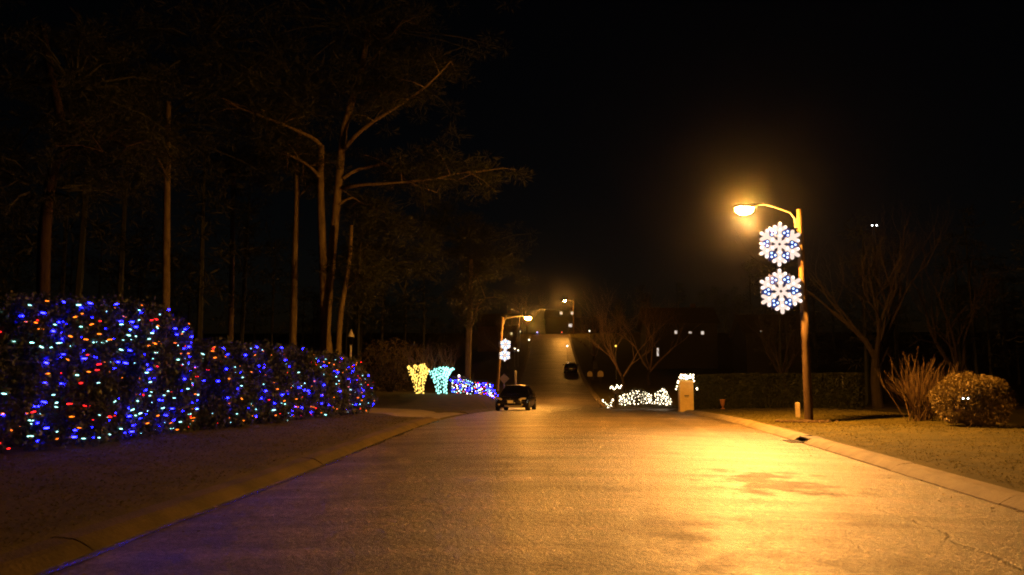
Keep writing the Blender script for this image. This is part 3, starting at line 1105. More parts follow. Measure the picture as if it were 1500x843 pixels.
bare_tree(744, 105, 9, .17, 'bare tree left of the hill road, above the small white garden lights', 58, spread=.6, depth=6, up=.35, trunk=.2)

# ------------------------------------------------------------------ dark woods all round (nobody could count them)
wd = MB(); wt = MB()
g = random.Random(77)
cc = []
def wood(x, y, h, w, lo=.3):
    z = ground(x, y)
    wt.tube([(x, y, z - .3), (x + g.uniform(-.3, .3), y, z + h * .9)], [.2, .05], 5, False)
    n = int(38 * w / 3)
    for _ in range(n):
        f = g.uniform(lo, 1)
        rr = w * (1.05 - f) ** .6 * g.uniform(.2, 1)
        a = g.uniform(0, 2 * PI)
        cc.append((x + rr * math.cos(a), y + rr * math.sin(a), z + h * f))
for _ in range(46):
    y = g.uniform(24, 95); wood(g.uniform(-60, -16) - max(0, (30 - y)) * .3, y, g.uniform(14, 21), g.uniform(2.5, 4.2))
for _ in range(42):
    y = g.uniform(52, 120); wood(g.uniform(19, 70), y, g.uniform(9, 16), g.uniform(2.5, 4.2), .15)
for _ in range(10):
    y = g.uniform(20, 52); wood(g.uniform(24, 50), y, g.uniform(9, 15), g.uniform(2.5, 4), .12)
for _ in range(16):
    y = g.uniform(105, 200); wood(xl(y) - g.uniform(14, 50), y, g.uniform(9, 15), g.uniform(2.5, 4), .15)
for _ in range(16):
    y = g.uniform(125, 200); wood(xr(y) + g.uniform(9, 50), y, g.uniform(8, 13), g.uniform(2.5, 4), .15)
for _ in range(14):
    wood(g.uniform(-50, 40), g.uniform(222, 250), g.uniform(6, 9), g.uniform(3, 5), .1)
wd = needle_clumps(cc, .95, 30, .48, 78, .14)
wd.add(wt.v, wt.f)
tag(wd.build('woods', M['needle']), 'dark unlit woods closing in behind the street on both sides', 'woods', kind='stuff')

# ------------------------------------------------------------------ lit shrubs across the driveway
def wrapped_shrub(px, Y, lean, label, bm, light, seed, hgt, paths):
    """multi trunk crape myrtle, every trunk wound with bulbs; paths in photograph pixels"""
    b = at_ground(px, Y)
    t = thing('wrapped_shrub', label, 'shrub', b, 0, 'light wrapped shrubs on the left lawn')
    g = random.Random(seed)
    spots = []
    for pp in paths:
        pts = resample([P(x, y, Y + g.uniform(-.15, .15)) - b for x, y in pp], 9)
        pts[0].z = min(pts[0].z, -.02)
        mb = MB(); mb.tube(pts, [.055 - .004 * i for i in range(9)], 7); mb.build('trunk', M['greybark'], t, True)
        L_ = sum((q - p).length for p, q in zip(pts, pts[1:]))
        spots.append((pts, L_))
    cr = MB()
    for pts, L_ in spots:
        for _ in range(5):
            d = Vector((g.gauss(0, .35), g.gauss(0, .35), 1)).normalized()
            grow(cr, pts[-1], d, .7, .014, 2, g, .5, .3, 3, None, 4)
    cr.build('crown', M['twig'], t)
    for half, where in ((spots[:len(spots) // 2 + 1], 'left'), (spots[len(spots) // 2 + 1:], 'right')):
        T = thing('light_string', light % where, 'string lights', b, 0, 'bulb strings wound round the lawn shrubs')
        tot = sum(s[1] for s in half)
        for pts, L_ in half:
            n = max(6, int(98 * L_ / tot))
            w = []
            for k in range(n):
                f = (k + g.uniform(.1, .9)) / n * 8
                i = min(7, int(f))
                c = pts[i].lerp(pts[i + 1], f - i)
                a = k * 2.3
                q = c + Vector((math.cos(a) * .085, math.sin(a) * .085, 0))
                w.append(q)
                k_ = g.uniform(1.1, 2.0)
                put('bulb', bm, q, T).scale = (k_, k_, k_)
            wire = MB(); wire.tube(w, .005, 3, False); wire.build('wire', M['wire'], T)
    return t


wrapped_shrub(612, 45, 0, 'multi trunk shrub wound with yellow bulbs beyond the driveway', BMs['yellow'], 'yellow bulbs wound round the %s hand trunks of the shrub', 61, 2,
              [[(611, 581), (608, 565), (602, 548), (599, 537)], [(611, 581), (609, 560), (607, 545), (609, 535)], [(612, 581), (612, 562), (614, 546), (616, 535)],
               [(618, 577), (618, 560), (620, 546), (624, 537)], [(618, 577), (617, 556), (618, 542), (620, 533)], [(612, 581), (611, 560), (605, 550), (604, 541)], [(618, 577), (620, 560), (624, 548), (627, 541)]])
wrapped_shrub(644, 45.5, 0, 'multi trunk shrub wound with pale cyan bulbs right of the yellow one', BMs['teal'], 'pale cyan bulbs wound round the %s hand trunks of the shrub', 62, 2,
              [[(643, 582), (640, 566), (634, 552), (630, 543)], [(643, 582), (641, 562), (637, 548), (638, 540)], [(644, 582), (643, 562), (643, 548), (645, 538)], [(643, 582), (645, 560), (648, 548), (651, 538)],
               [(652, 576), (652, 560), (655, 548), (659, 541)], [(652, 576), (653, 558), (657, 547), (664, 540)], [(652, 576), (651, 560), (652, 546), (655, 538)]])

# low colourful hedge by the leaning lamp
HS = Hedge([(X(660, 48.2), 48.2), (X(694, 48.6), 48.6), (X(729, 49.2), 49.2)][::1], .9, lambda t: float(np.interp(t, [0, .2, .6, .8, 1], [.85, .95, .7, .7, .75])), 23)
HS.build('low_lit_hedge', 'short low hedge full of tiny coloured bulbs left of the black car', 'hedge', 4500, .08, M['leaf'])
PAL2 = ['blue'] * 34 + ['cyan'] * 30 + ['orange'] * 8 + ['red'] * 12 + ['white'] * 24
light_net(HS, .05, 1.6, 98, 'dense net of tiny coloured bulbs on the short low hedge, end beside the cyan shrub', 11, BMs, PAL2, 'nets on the short low hedge', 8, gaps=False)
light_net(HS, 1.6, HS.len - .03, 90, 'dense net of tiny coloured bulbs on the short low hedge, end beside the car', 12, BMs, PAL2, 'nets on the short low hedge', 7, gaps=False)

# ------------------------------------------------------------------ right corner: pillar, garland, clipped hedge, white lit shrubs
b = Vector((X(1003.5, 41.2), 41.2, 0)); b.z = ground(b.x, b.y) - .03
hp = P(1003, 558.5, 41.2).z - b.z
t = thing('pillar', 'cream stucco entrance pillar at the corner of the side street', 'pillar', b)
mb = MB(); mb.box((0, 0, hp * .48), (.72, .72, hp * .96)); mb.build('shaft', M['stone'], t)
mb = MB(); mb.box((0, 0, hp * .96 + .035), (.80, .80, .07)); mb.box((0, 0, hp * .96 + .09), (.7, .7, .04)); mb.build('cap', M['stone'], t)
mb = MB(); mb.box((0, 0, .06), (.78, .78, .1)); mb.build('plinth', M['stone'], t)
mb = MB(); mb.box((0, -.367, hp * .54), (.24, .012, .05)); mb.box((0, -.366, hp * .50), (.2, .01, .02)); mb.build('plaque', M['iron'], t)
gb = b + Vector((0, 0, hp + .03))
T = thing('lit_garland', 'red and green garland with white bulbs heaped on the cream pillar', 'garland', gb)
g = random.Random(3)
C = []; Cr = []; bl = []
for k in range(420):
    u = g.uniform(-1, 1)
    x = u * .56; y = g.gauss(-.22, .16)
    z = .17 * (1 - u * u) + .05 + g.gauss(0, .07) - (.5 * max(0, abs(u) - .62) / .38 if abs(u) > .62 else 0)
    (Cr if k % 4 == 0 else C).append((x, y, z))
    if k % 10 == 0: bl.append((x, min(y, -.2) - .12, z))
mb = MB(); mb.quads(np.array(C), .14, .35, 4)
mb.tube([(u * .56, -.2, .17 * (1 - u * u) + .05 - (.5 * max(0, abs(u) - .62) / .38)) for u in np.linspace(-1, 1, 15)], .05, 7)
mb.build('greenery', M['leaf'], T)
Cr = np.array(Cr)
for k in range(5):
    mb = MB(); mb.quads(Cr[k::5][:8] * .35 + Cr[k * 9] * .65, .17, .6, 5 + k); mb.build('ribbon', M['ribbon'], T)
GBM = bulb_mesh('garland_bulb', .035, .035, M['b_white'])
for q in bl: put('bulb', GBM, q, T)

HR = Hedge([(X(1014, 42.0), 41.9), (9.2, 41.4), (11.2, 40.2)][::-1], 1.3, lambda t: 1.86, 24)


def clipped_hedge(pts, w, h, label, seed, n):
    pts = [Vector((x, y, 0)) for x, y in pts]
    mid = (pts[0] + pts[-1]) / 2
    base = Vector((mid.x, mid.y, ground(mid.x, mid.y)))
    T = thing('clipped_hedge', label, 'hedge', base, 0, 'clipped dark hedges behind the lamp')
    g = np.random.default_rng(seed)
    C = []
    seg = [(b_ - a_).length for a_, b_ in zip(pts, pts[1:])]
    for _ in range(n):
        d = g.random() * sum(seg); i = 0
        while i < len(seg) - 1 and d > seg[i]: d -= seg[i]; i += 1
        p = pts[i].lerp(pts[i + 1], d / seg[i])
        tn = (pts[i + 1] - pts[i]).normalized(); nn = Vector((-tn.y, tn.x, 0))
        u = g.random()
        if u < .55: o, z = -w / 2 + abs(g.normal(0, .07)), g.random() * h
        elif u < .85: o, z = g.uniform(-w / 2, w / 2), h - abs(g.normal(0, .06))
        else: o, z = g.uniform(-w / 2, w / 2), g.random() * h; p = (pts[0] if g.random() < .5 else pts[-1]) + tn * g.normal(0, .06) if u > .92 else p
        q = p + nn * (o + .05 * mnoise.noise((d * 1.7, z * 2, seed)))
        C.append((q.x - base.x, q.y - base.y, ground(q.x, q.y) - base.z + z + .04 * mnoise.noise((q.x * 1.5, q.y * 1.5, seed))))
    mb = MB(); mb.quads(np.array(C), .09, .65, seed); mb.build('foliage', M['darkleaf'], T)
    mb = MB()
    for k in range(14):
        p = pts[0].lerp(pts[-1], (k + .5) / 14)
        mb.tube([(p.x - base.x, p.y - base.y, -.1), (p.x - base.x + .1, p.y - base.y, h * .85)], [.04, .012], 5)
    mb.build('stem', M['greybark'], T)
    return T


clipped_hedge([(X(1017, 41.9), 41.9), (X(1110, 41.2), 41.2)], 1.2, 1.82, 'clipped dark hedge running right from the cream pillar', 71, 16000)
clipped_hedge([(X(1113, 40.6), 40.6), (X(1176, 39.6), 39.6), (X(1260, 38), 38)], 1.2, 1.72, 'darker clipped hedge passing behind the nearest lamp pole', 72, 14000)

# small terracotta pot on a stand in front of the hedge
b = at_ground(1057, 39.6)
t = thing('flower_pot', 'small terracotta pot on a foot in front of the clipped hedge', 'flower pot', b)
s_ = 27.5
mb = MB(); mb.lathe([(.0, .16), (.07, .17), (.11, .30), (.135, .44), (.15, .45), (.15, .5), (.12, .5), (.11, .42), (0, .42)], n=14); mb.build('pot', M['terracotta'], t, True)
mb = MB(); mb.lathe([(0, 0), (.11, 0), (.11, .03), (.04, .06), (.04, .15), (.08, .165), (0, .165)], n=12); mb.build('foot', M['terracotta'], t, True)
# utility marker stub
b = at_ground(1166, 24.5)
t = thing('marker_post', 'short pale marker post on the lawn left of the nearest lamp pole', 'post', b)
mb = MB(); mb.box((0, 0, .2), (.12, .1, .46)); mb.build('post', M['sign'], t)
mb = MB(); mb.box((0, 0, .45), (.13, .11, .04), taper=.6); mb.build('cap', M['sign'], t)

# white lit shrubs on the far corner
def mound(px0, px1, Y, h, label, seed, n):
    x0, x1 = X(px0, Y), X(px1, Y)
    H = Hedge([(x0, Y), ((x0 + x1) / 2, Y - .15), (x1, Y)], .8, lambda t: h * (.75 + .35 * math.sin(PI * t)), seed)
    H.build('low_shrub', label, 'shrub', n, .08, M['leaf'], 'low shrubs on the far corner')
    return H


H1 = mound(905, 958, 51.5, .85, 'longer low shrub netted with white bulbs at the far corner', 81, 2600)
H2 = mound(957, 985, 51.0, .95, 'rounder low shrub netted with white bulbs nearest the cream pillar', 82, 1600)
H3 = mound(887, 896, 51.2, .55, 'tiny shrub netted with white bulbs left of the dark mailbox', 83, 500)
PW = ['white']
GW = 'nets of white bulbs on the far corner shrubs'
light_net(H1, 0.02, H1.len - .02, 98, 'white bulb net over the longer low shrub on the far corner', 13, BMs, PW, GW, 7, .1, 1.05, gaps=False)
light_net(H2, 0.02, H2.len - .02, 84, 'crowded white bulb net over the rounder shrub beside the cream pillar', 14, BMs, PW, GW, 8, gaps=False)
light_net(H3, 0.02, H3.len - .02, 26, 'small white bulb net on the tiny shrub by the dark mailbox', 15, BMs, PW, GW, 5, gaps=False)
# dark mailbox between them, bulbs along its top
def mailbox(px, Y, label, m_, h=1.05, w=.28, group=None, gl=None):
    b = at_ground(px, Y)
    t = thing('mailbox', label, 'mailbox', b, 0, group)
    mb = MB(); mb.box((0, 0, h * .42), (.1, .1, h * .9)); mb.build('post', M['greybark'], t)
    mb = MB()
    n = 10
    prof = [(-w / 2, 0), (w / 2, 0)] + [(w / 2 * math.cos(PI * k / n), w * .55 + w / 2 * math.sin(PI * k / n)) for k in range(n + 1)]
    k_ = len(prof)
    vs = [(x, -.28, h * .87 + z) for x, z in prof] + [(x, .28, h * .87 + z) for x, z in prof]
    mb.add(vs, [tuple(range(k_)), tuple(reversed(range(k_, 2 * k_)))] + [(i, i + k_, (i + 1) % k_ + k_, (i + 1) % k_) for i in range(k_)])
    mb.build('box', M[m_], t)
    mb = MB(); mb.box((w / 2 + .012, -.1, h * .87 + w * .75), (.012, .03, .16)); mb.build('flag', M['ribbon'], t)
    return t


mailbox(901.5, 50.6, 'dark mailbox standing amid the white lit shrubs, bulbs along its top', 'dark', 1.05, .34)
b = at_ground(901.5, 50.6)
T = thing('light_string', 'short string of white bulbs laid over the dark mailbox', 'string lights', b + Vector((0, 0, 1.2)))
mb = MB(); w = []
for k in range(16):
    q = Vector((-.36 + k * .048, -.3 + g.uniform(-.05, .05), .08 + .1 * math.sin(k * .9) + (.06 if k > 8 else -.03)))
    put('bulb', BMs['white'], q, T); w.append(q)
mb.tube(w, .005, 3, False); mb.build('wire', M['wire'], T)

GM = 'pale mailboxes at the foot of the hill'
mailbox(864, 84, 'left one of two pale mailboxes beside the hill road', 'sign', 1.0, .55, GM)
mailbox(879.5, 83, 'right one of two pale mailboxes beside the hill road', 'sign', 1.0, .62, GM)
b = at_ground(872, 90)
t = thing('board_sign', 'dim board on two legs behind the pair of pale mailboxes', 'sign', b)
mb = MB(); mb.box((0, 0, 1.75), (.5, .04, .9)); mb.build('board', M['siding'], t)
for s in (-1, 1):
    mb = MB(); mb.box((s * .2, .04, .7), (.07, .04, 1.5)); mb.build('leg', M['greybark'], t)

# diamond sign behind the car, posts
b = at_ground(738, 56)
t = thing('road_sign', 'diamond road sign seen behind the roof of the black car', 'road sign', b)
c = P(738.5, 555, 56) - b
s_ = 7.5 / 19.6
mb = MB()
vs = [(c.x + s_, 0, c.z), (c.x, 0, c.z + s_), (c.x - s_, 0, c.z), (c.x, 0, c.z - s_)]
mb.add([(x, -.012, z) for x, y, z in vs] + [(x, .012, z) for x, y, z in vs], [(3, 2, 1, 0), (4, 5, 6, 7)] + [(i, (i + 1) % 4, (i + 1) % 4 + 4, i + 4) for i in range(4)])
mb.build('panel', M['sign'], t)
mb = MB(); mb.box((c.x, .03, c.z / 2), (.06, .03, c.z + s_ * 1.2)); mb.build('post', M['metal'], t)


def post(px, Y, ytop, label, m_='greybark', r=.05, name='wooden_post'):
    b = at_ground(px, Y)
    h = P(px, ytop, Y).z - b.z
    t = thing(name, label, 'post', b)
    mb = MB(); mb.tube([(0, 0, -.1), (0, 0, h * .5), (0, 0, h - .04)], r, 8); mb.build('shaft', M[m_], t, True)
    mb = MB(); mb.lathe([(r * 1.25, h - .05), (r * 1.25, h - .01), (r * .6, h + .03), (0, h + .035)], n=8); mb.build('cap', M[m_], t)
    return t


post(755.5, 58, 544, 'pale post showing above the roof of the black car', 'whitepaint', .07)
post(693.5, 47.6, 547, 'thin dark post standing in the middle of the short lit hedge')
# white tipped lantern post among the trees beyond the low hedge
b = at_ground(513, 33)
h = P(513, 482, 33).z - b.z
t = thing('lantern_post', 'white tipped garden lantern post right of the twin trunk pine', 'lantern post', b)
mb = MB(); mb.lathe([(.07, -.1), (.045, .2), (.045, h - .75), (.07, h - .72)], n=10); mb.build('post', M['whitepaint'], t, True)
mb = MB(); mb.lathe([(.03, h - .72), (.10, h - .68), (.13, h - .36), (.1, h - .34)], n=6); mb.build('lantern', M['glass'], t)
mb = MB(); mb.lathe([(.16, h - .36), (.12, h - .26), (.04, h - .1), (0, h)], n=8); mb.build('cap', M['whitepaint'], t)
# lit ornament over the short hedge
b = at_ground(672.5, 49.3)
hz = P(672.5, 552, 49.3).z - b.z
t = thing('lit_ornament', 'small red and white lit ornament above the short lit hedge', 'ornament', b)
mb = MB(); mb.tube([(0, 0, -.05), (0, 0, hz - .08)], .014, 6); mb.build('stake', M['metal'], t)
mb = MB(); mb.ell((0, 0, hz + .03), (.07, .07, .09), 10, 7); mb.build('head', M['warmled'], t, True)
mb = MB(); mb.lathe([(.1, hz - .1), (.1, hz - .06), (.05, hz - .04)], n=10); mb.build('collar', M['redled'], t)

# ------------------------------------------------------------------ cars
def make_car(label, paint='car'):
    t = thing('parked_car', label, 'car', (0, 0, 0), 0, 'dark cars parked along the street')
    SEC = [(-2.36, .55, .36, .60), (-2.30, .70, .27, .68), (-2.18, .80, .21, .74), (-1.95, .865, .19, .79), (-1.5, .895, .19, .86), (-.85, .91, .19, .96), (0, .915, .19, .98),
           (.9, .915, .19, .99), (1.6, .90, .2, 1.02), (2.05, .86, .24, 1.03), (2.28, .78, .30, .99), (2.36, .66, .42, .88)]
    half = lambda hw, zb, zt: [(hw * .82, zb), (hw * .97, zb + .07), (hw, zb + .3 * (zt - zb)), (hw * .995, zb + .62 * (zt - zb)), (hw * .95, zt - .055), (hw * .84, zt - .01), (hw * .45, zt + .015)]
    vs, fs = [], []
    for (y, hw, zb, zt) in SEC:
        h_ = half(hw, zb, zt)
        loop = h_ + [(-x, z) for x, z in reversed(h_)]
        vs += [(x, y, z) for x, z in loop]
    n = 14
    for j in range(len(SEC) - 1):
        for k in range(n):
            k2 = (k + 1) % n
            fs.append((j * n + k, j * n + k2, (j + 1) * n + k2, (j + 1) * n + k))
    fs += [tuple(reversed(range(n))), tuple((len(SEC) - 1) * n + k for k in range(n))]
    mb = MB(); mb.add(vs, fs); mb.build('body', M[paint], t, True)
    # greenhouse
    bt = {'fl': (-.74, -.86, .955), 'fr': (.74, -.86, .955), 'bl': (-.72, 1.75, 1.0), 'br': (.72, 1.75, 1.0)}
    tp = {'fl': (-.56, -.02, 1.405), 'fr': (.56, -.02, 1.405), 'bl': (-.55, 1.0, 1.40), 'br': (.55, 1.0, 1.40)}
    V = lambda d, k: Vector(d[k])
    def panel(name, pts, m_, inset=0.0):
        mb = MB(); c = sum(pts, Vector()) / len(pts)
        mb.add(pts, [tuple(range(len(pts)))])
        bot = [p + (c0 - p) * .06 for p in pts]
        return mb.build(name, M[m_], t)
    c0 = Vector((0, .4, 1.1))
    wm = Vector((0, -.99, .98)); wt_ = Vector((0, -.10, 1.43))
    mb = MB(); mb.add([V(bt, 'fl'), wm, V(bt, 'fr'), V(tp, 'fr'), wt_, V(tp, 'fl')], [(0, 1, 4, 5), (1, 2, 3, 4)]); mb.build('windscreen', M['glass'], t, True)
    mb = MB(); mb.add([V(bt, 'br'), V(bt, 'bl'), V(tp, 'bl'), V(tp, 'br')], [(0, 1, 2, 3)]); mb.build('rear_window', M['glass'], t)
    for s, a, b_ in ((-1, 'fl', 'bl'), (1, 'fr', 'br')):
        o = Vector((s * .08, 0, -.02))
        mb = MB(); mb.add([V(bt, a) + o, V(bt, b_) + o, V(tp, b_), V(tp, a)], [(0, 1, 2, 3)]); mb.build('side_window', M['glass'], t)
    mb = MB()
    r_ = [(-.565, -.03, 1.40), (0, -.11, 1.435), (.565, -.03, 1.40), (.57, .5, 1.425), (.555, 1.01, 1.40), (0, 1.06, 1.43), (-.555, 1.01, 1.40), (-.57, .5, 1.425), (0, .45, 1.47)]
    mb.add(r_, [(0, 1, 8, 7), (1, 2, 3, 8), (8, 3, 4, 5), (7, 8, 5, 6)]); mb.build('roof', M[paint], t, True)
    for s in ('l', 'r'):
        mb = MB()
        sg = -1 if s == 'l' else 1
        mb.tube([V(bt, 'f' + s) + Vector((sg * .03, 0, 0)), V(tp, 'f' + s)], .035, 6); mb.tube([V(tp, 'f' + s), V(tp, 'b' + s)], .03, 6); mb.tube([V(tp, 'b' + s), V(bt, 'b' + s)], .045, 6)
        m1 = V(bt, 'f' + s).lerp(V(bt, 'b' + s), .5) + Vector((sg * .08, 0, 0)); m2 = V(tp, 'f' + s).lerp(V(tp, 'b' + s), .42)
        mb.tube([m1, m2], .03, 6)
        mb.build('pillar_frame', M[paint], t)
    for s in (-1, 1):
        rot = Matrix.Rotation(s * R(32), 3, 'Z') @ Matrix.Rotation(R(-18), 3, 'X') @ Matrix.Rotation(s * R(-9), 3, 'Y')
        mb = MB(); mb.ell((s * .64, -2.235, .655), (.235, .06, .07), 12, 7, rot); mb.build('headlight', M['lampglass'], t, True)
        mb = MB(); mb.ell((s * .62, -2.30, .36), (.06, .04, .05), 10, 6); mb.build('fog_lamp', M['lampglass'], t, True)
        mb = MB(); mb.ell((s * 1.0, -.62, 1.0), (.12, .055, .075), 10, 6); mb.tube([(s * .88, -.6, .95), (s * .95, -.61, .98)], .02, 5); mb.build('side_mirror', M[paint], t, True)
        mb = MB(); mb.ell((s * .66, 2.29, .78), (.2, .05, .08), 10, 6, Matrix.Rotation(s * R(-22), 3, 'Z')); mb.build('tail_light', M['ribbon'], t, True)
        for (yy) in (-.05, .85):
            mb = MB(); mb.ell((s * .925, yy + .35, .80), (.014, .09, .016), 8, 5); mb.build('door_handle', M['chrome'], t, True)
        for wy in (-1.45, 1.38):
            mb = MB(); mb.lathe([(.20, -.10), (.30, -.105), (.325, -.08), (.33, 0), (.325, .08), (.30, .105), (.20, .10)], (s * .82, wy, .33), 22, 'x'); w_ = mb.build('wheel', M['tyre'], t, True)
            mb = MB()
            mb.lathe([(.215, -.02), (.215, .03), (.19, .02), (.03, .0)] if s > 0 else [(.215, .02), (.215, -.03), (.19, -.02), (.03, 0)], (s * .89, wy, .33), 20, 'x')
            for k in range(5):
                a = 2 * PI * k / 5
                mb.tube([(s * .91, wy + .03 * math.cos(a), .33 + .03 * math.sin(a)), (s * .915, wy + .2 * math.cos(a), .33 + .2 * math.sin(a))], .022, 5)
            mb.build('rim', M['rim'], w_)
    mb = MB(); mb.box((0, -2.375, .50), (.31, .02, .155)); mb.build('number_plate', M['plate'], t)
    mb = MB()
    for i in range(3): mb.box((0, -2.352, .58 + i * .03), (.5 - i * .03, .02, .012))
    mb.ell((0, -2.36, .655), (.045, .012, .045), 10, 6); mb.build('grille', M['iron'], t)
    mb = MB(); mb.tube([(-.3, -2.36, .275), (0, -2.375, .265), (.3, -2.37, .27), (.62, -2.29, .29)], .04, 6); mb.build('bumper_strip', M['chrome'], t)
    mb = MB(); mb.ell((.22, -2.36, .44), (.045, .02, .035), 8, 6); mb.ell((.36, -2.33, .53), (.05, .02, .03), 8, 6); mb.build('parking_lamp', M['chrome'], t, True)
    return t


car = make_car('black sedan parked by the left kerb, facing the camera, lamps off')
CY = 42.9
cx = X(752, CY - 2.3)
car.location = (cx, CY, zr(CY) + .012)
car.rotation_euler = (0.028 * 0, 0, R(-4))
car.rotation_euler.x = math.atan2(zr(CY - 1.4) - zr(CY + 1.4), 2.8) * -1
for (px, Y, lab, dx) in ((836, 104, 'dark car parked at the right kerb halfway up the hill', -1),):
    c = copy_tree(car)
    c['label'] = lab
    c.location = (X(px, Y), Y, zr(Y) + .02)
    c.rotation_euler = (math.atan2(zr(Y + 1.4) - zr(Y - 1.4), 2.8), 0, R(1.5))
    if dx < 0:
        c.rotation_euler = (-math.atan2(zr(Y + 1.4) - zr(Y - 1.4), 2.8), 0, R(180))

# ------------------------------------------------------------------ houses far back
def house(x0, x1, y0, y1, hw, label, lits, door=None, m_='siding', ridge=2.4):
    cx_, cy_ = (x0 + x1) / 2, (y0 + y1) / 2
    b = Vector((cx_, cy_, min(ground(x, y) for x in (x0, x1) for y in (y0, y1)) - .2))
    t = thing('house', label, 'house', b, 0, 'unlit houses behind the trees')
    w, d = x1 - x0, y1 - y0
    mb = MB()
    mb.box((0, 0, hw / 2), (w, d, hw))
    mb.add([(-w / 2, -d / 2, hw), (-w / 2, d / 2, hw), (-w / 2, 0, hw + ridge)], [(0, 1, 2)]); mb.add([(w / 2, -d / 2, hw), (w / 2, d / 2, hw), (w / 2, 0, hw + ridge)], [(0, 2, 1)])
    mb.build('wall', M[m_], t)
    mb = MB(); e = .45
    k = ridge / (d / 2)
    vs = []
    for x in (-w / 2 - e, w / 2 + e):
        for (y, z) in ((-d / 2 - e, hw - e * k), (0, hw + ridge), (d / 2 + e, hw - e * k)):
            vs += [(x, y, z + .02), (x, y, z + .2)]
    mb.add(vs, [(0, 2, 8, 6), (2, 4, 10, 8), (7, 9, 3, 1), (9, 11, 5, 3), (0, 1, 3, 2), (2, 3, 5, 4), (6, 8, 9, 7), (8, 10, 11, 9), (0, 6, 7, 1), (4, 5, 11, 10)])
    r_ = mb.build('roof', M['roof'], t)
    mb = MB(); mb.box((w * .25, .6, hw + ridge), (.7, .7, 1.6)); mb.build('chimney', M['brick'], r_)
    for (p, ww, wh) in lits:
        q = p - b
        f = MB(); f.box((q.x, -d / 2 - .03, q.z), (ww + .16, .06, wh + .16)); fo = f.build('window', M['whitepaint'], t)
        f = MB(); f.box((q.x, -d / 2 - .068, q.z), (ww, .012, wh)); f.build('pane', M['win'], fo)
    if door:
        p, ww, wh = door
        q = p - b
        f = MB(); f.box((q.x, -d / 2 - .03, q.z), (ww + .2, .06, wh + .15)); fo = f.build('door', M['whitepaint'], t)
        f = MB(); f.box((q.x, -d / 2 - .068, q.z), (ww, .012, wh)); f.build('door_glass', M['win'], fo)
    return t


HY = 108
house(X(948, HY), X(1052, HY), HY, HY + 9, 6.6, 'dark house with three small lit upper windows and a lit entrance, right of the hill',
      [(P(990, 487, HY), .32, .42), (P(1011, 487.5, HY), .35, .22), (P(1029, 488, HY), .36, .42)], (P(963.5, 516, HY), .22, 1.1))
house(X(1095, 96), X(1185, 96), 96, 104, 5.6, 'dark house with a single tiny lit window behind the clipped hedges', [(P(1115, 487, 96), .22, .3)])
house(X(700, 140), X(757, 140), 140, 149, 5.2, 'dark house left of the hill road with one small lit window', [(P(749, 489, 140), .3, .35)], m_='brick')
house(X(800, 222), X(850, 222), 222, 231, 6.6, 'house on the hilltop with three small lit windows below the farthest lamp', [(P(822, 459, 222), .7, .7), (P(838, 459, 222), .7, .7), (P(835.5, 477, 222), 1.0, .9)])

# small garden lights
def path_light(px, py, Y, label, em, r=.1):
    p = P(px, py, Y)
    b = Vector((p.x, p.y, ground(p.x, p.y)))
    h = p.z - b.z
    t = thing('garden_light', label, 'garden light', b, 0, 'tiny garden lights up the hill')
    mb = MB(); mb.tube([(0, 0, -.1), (0, 0, max(h, .2) - r)], .025, 6); mb.build('stake', M['metal'], t)
    mb = MB(); mb.ell((0, 0, max(h, .2)), (r, r, r * 1.2), 10, 7); mb.build('globe', M[em], t, True)
    mb = MB(); mb.lathe([(r * 1.4, max(h, .2) + r * .8), (r * .6, max(h, .2) + r * 1.6), (0, max(h, .2) + r * 1.8)], n=10); mb.build('cap', M['iron'], t)


path_light(762, 486, 150, 'topmost white garden light left of the hill road', 'warmled', .10)
path_light(775, 498, 150, 'white garden light nearest the left edge of the hill road', 'warmled', .13)
path_light(754, 511, 112, 'left one of two low white garden lights near the leaning lamp', 'warmled', .09)
path_light(759, 513.5, 112, 'right one of two low white garden lights near the leaning lamp', 'warmled', .09)
path_light(863.5, 485, 150, 'white garden light right of the hilltop', 'warmled', .13)
path_light(902, 507, 90, 'small yellow garden light among the pinkish bare trees', 'yellowled', .1)
path_light(787, 487, 192, 'small blue light standing in for a distant car, left of the hilltop road', 'blueled', .16)  # added stake lamp in place of a far car's light
path_light(823, 487, 193, 'small red light standing in for a distant tail light on the hilltop road', 'redled', .13)  # stake lamp added where a far car shows its tail light
path_light(831, 507, 112, 'white garden light above the car parked halfway up the hill', 'warmled', .12)
path_light(1234, 548, 45, 'tiny white garden light in the dark right of the lamp pole', 'led', .025)

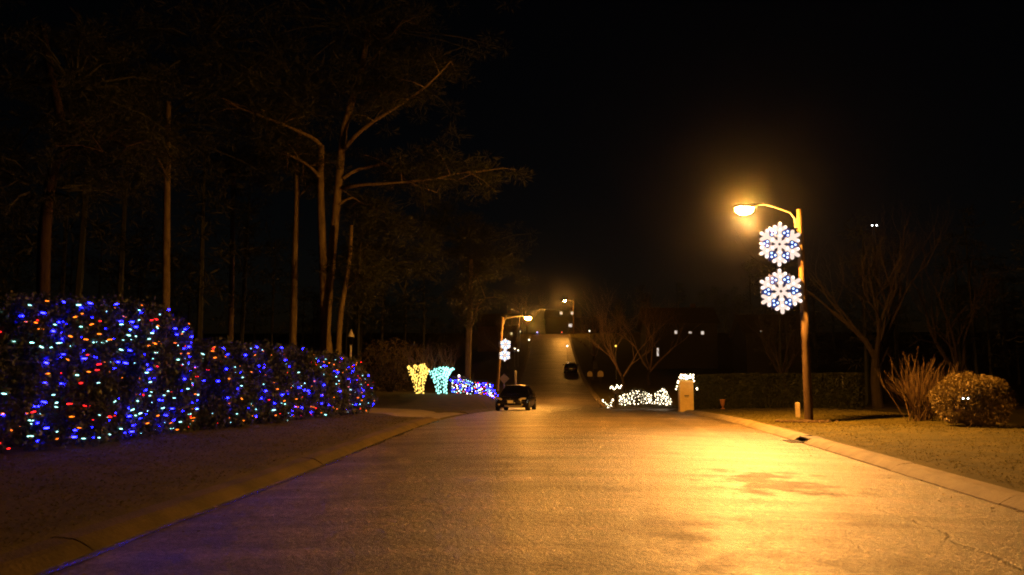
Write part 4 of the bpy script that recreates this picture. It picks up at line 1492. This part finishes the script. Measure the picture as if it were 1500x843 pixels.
# tall dark pole added to carry two bright dots, far right among the trees
b = at_ground(1291, 60)
h = P(1291, 331, 60).z - b.z
t = thing('added_dot_post', 'tall dark post added to carry two tiny bright dots among the right hand woods', 'added light', b)
mb = MB(); mb.tube([(0, 0, -.3), (0, 0, h * .5), (0, 0, h + .3)], [.14, .12, .1], 8); mb.build('post', M['dark'], t, True)
mb = MB(); mb.box((0, -.12, h), (.5, .05, .05)); mb.build('crossarm', M['dark'], t)
for s in (-1, 1):
    mb = MB(); mb.lathe([(.04, .1), (.07, 0)], (0, 0, 0), 8); mb.box((0, 0, .08), (.08, .08, .06)); o = mb.build('lamp', M['dark'], t); o.location = (s * .17, -.2, h); o.rotation_euler = (R(-90), 0, 0)
    m2 = MB(); m2.ell((0, 0, -.02), (.055, .055, .03), 8, 5); o2 = m2.build('lens', M['led'], o, True)

# ------------------------------------------------------------------ thin volume added to give the lamps a bloom
mb = MB()
mb.box((0, 0, 0), (1, 1, 1))
o = mb.build('bloom_haze', None)
o.location = (0, 5, 14); o.scale = (660, 660, 60)
m = bpy.data.materials.new('bloom_haze'); m.use_nodes = True
nt = m.node_tree; nt.nodes.clear()
pv = nd(nt, 'ShaderNodeVolumePrincipled')
pv.inputs['Color'].default_value = (.9, .9, .9, 1)
pv.inputs['Density'].default_value = .00013
pv.inputs['Anisotropy'].default_value = .98
oo = nd(nt, 'ShaderNodeOutputMaterial'); nt.links.new(pv.outputs[0], oo.inputs['Volume'])
o.data.materials.append(m)
tag(o, 'thin night mist glowing round the lamps', 'bloom_haze', kind='stuff')

# ------------------------------------------------------------------ sky and render settings
w = bpy.data.worlds.new('World'); SC.world = w
w.use_nodes = True
nt = w.node_tree
sky = nd(nt, 'ShaderNodeTexSky'); sky.sky_type = 'NISHITA'; sky.sun_disc = False
sky.sun_elevation = R(-4.5); sky.sun_rotation = R(0)
bg = nt.nodes['Background']
nt.links.new(sky.outputs[0], bg.inputs['Color'])
bg.inputs['Strength'].default_value = .018

SC.view_settings.view_transform = 'Standard'
SC.view_settings.look = 'None'
SC.view_settings.exposure = 0
SC.view_settings.gamma = 1
cy = SC.cycles
cy.use_denoising = True
cy.denoising_input_passes = 'RGB_ALBEDO_NORMAL'
cy.denoising_prefilter = 'NONE'
try: cy.denoiser = 'OPENIMAGEDENOISE'
except Exception: pass
cy.max_bounces = 4; cy.diffuse_bounces = 2; cy.glossy_bounces = 2; cy.transmission_bounces = 2; cy.volume_bounces = 0; cy.transparent_max_bounces = 4
cy.sample_clamp_indirect = 2.0
cy.sample_clamp_direct = 0
cy.use_light_tree = True
cy.pixel_filter_type = 'BLACKMAN_HARRIS'
cy.filter_width = 1.9
cy.caustics_reflective = False; cy.caustics_refractive = False
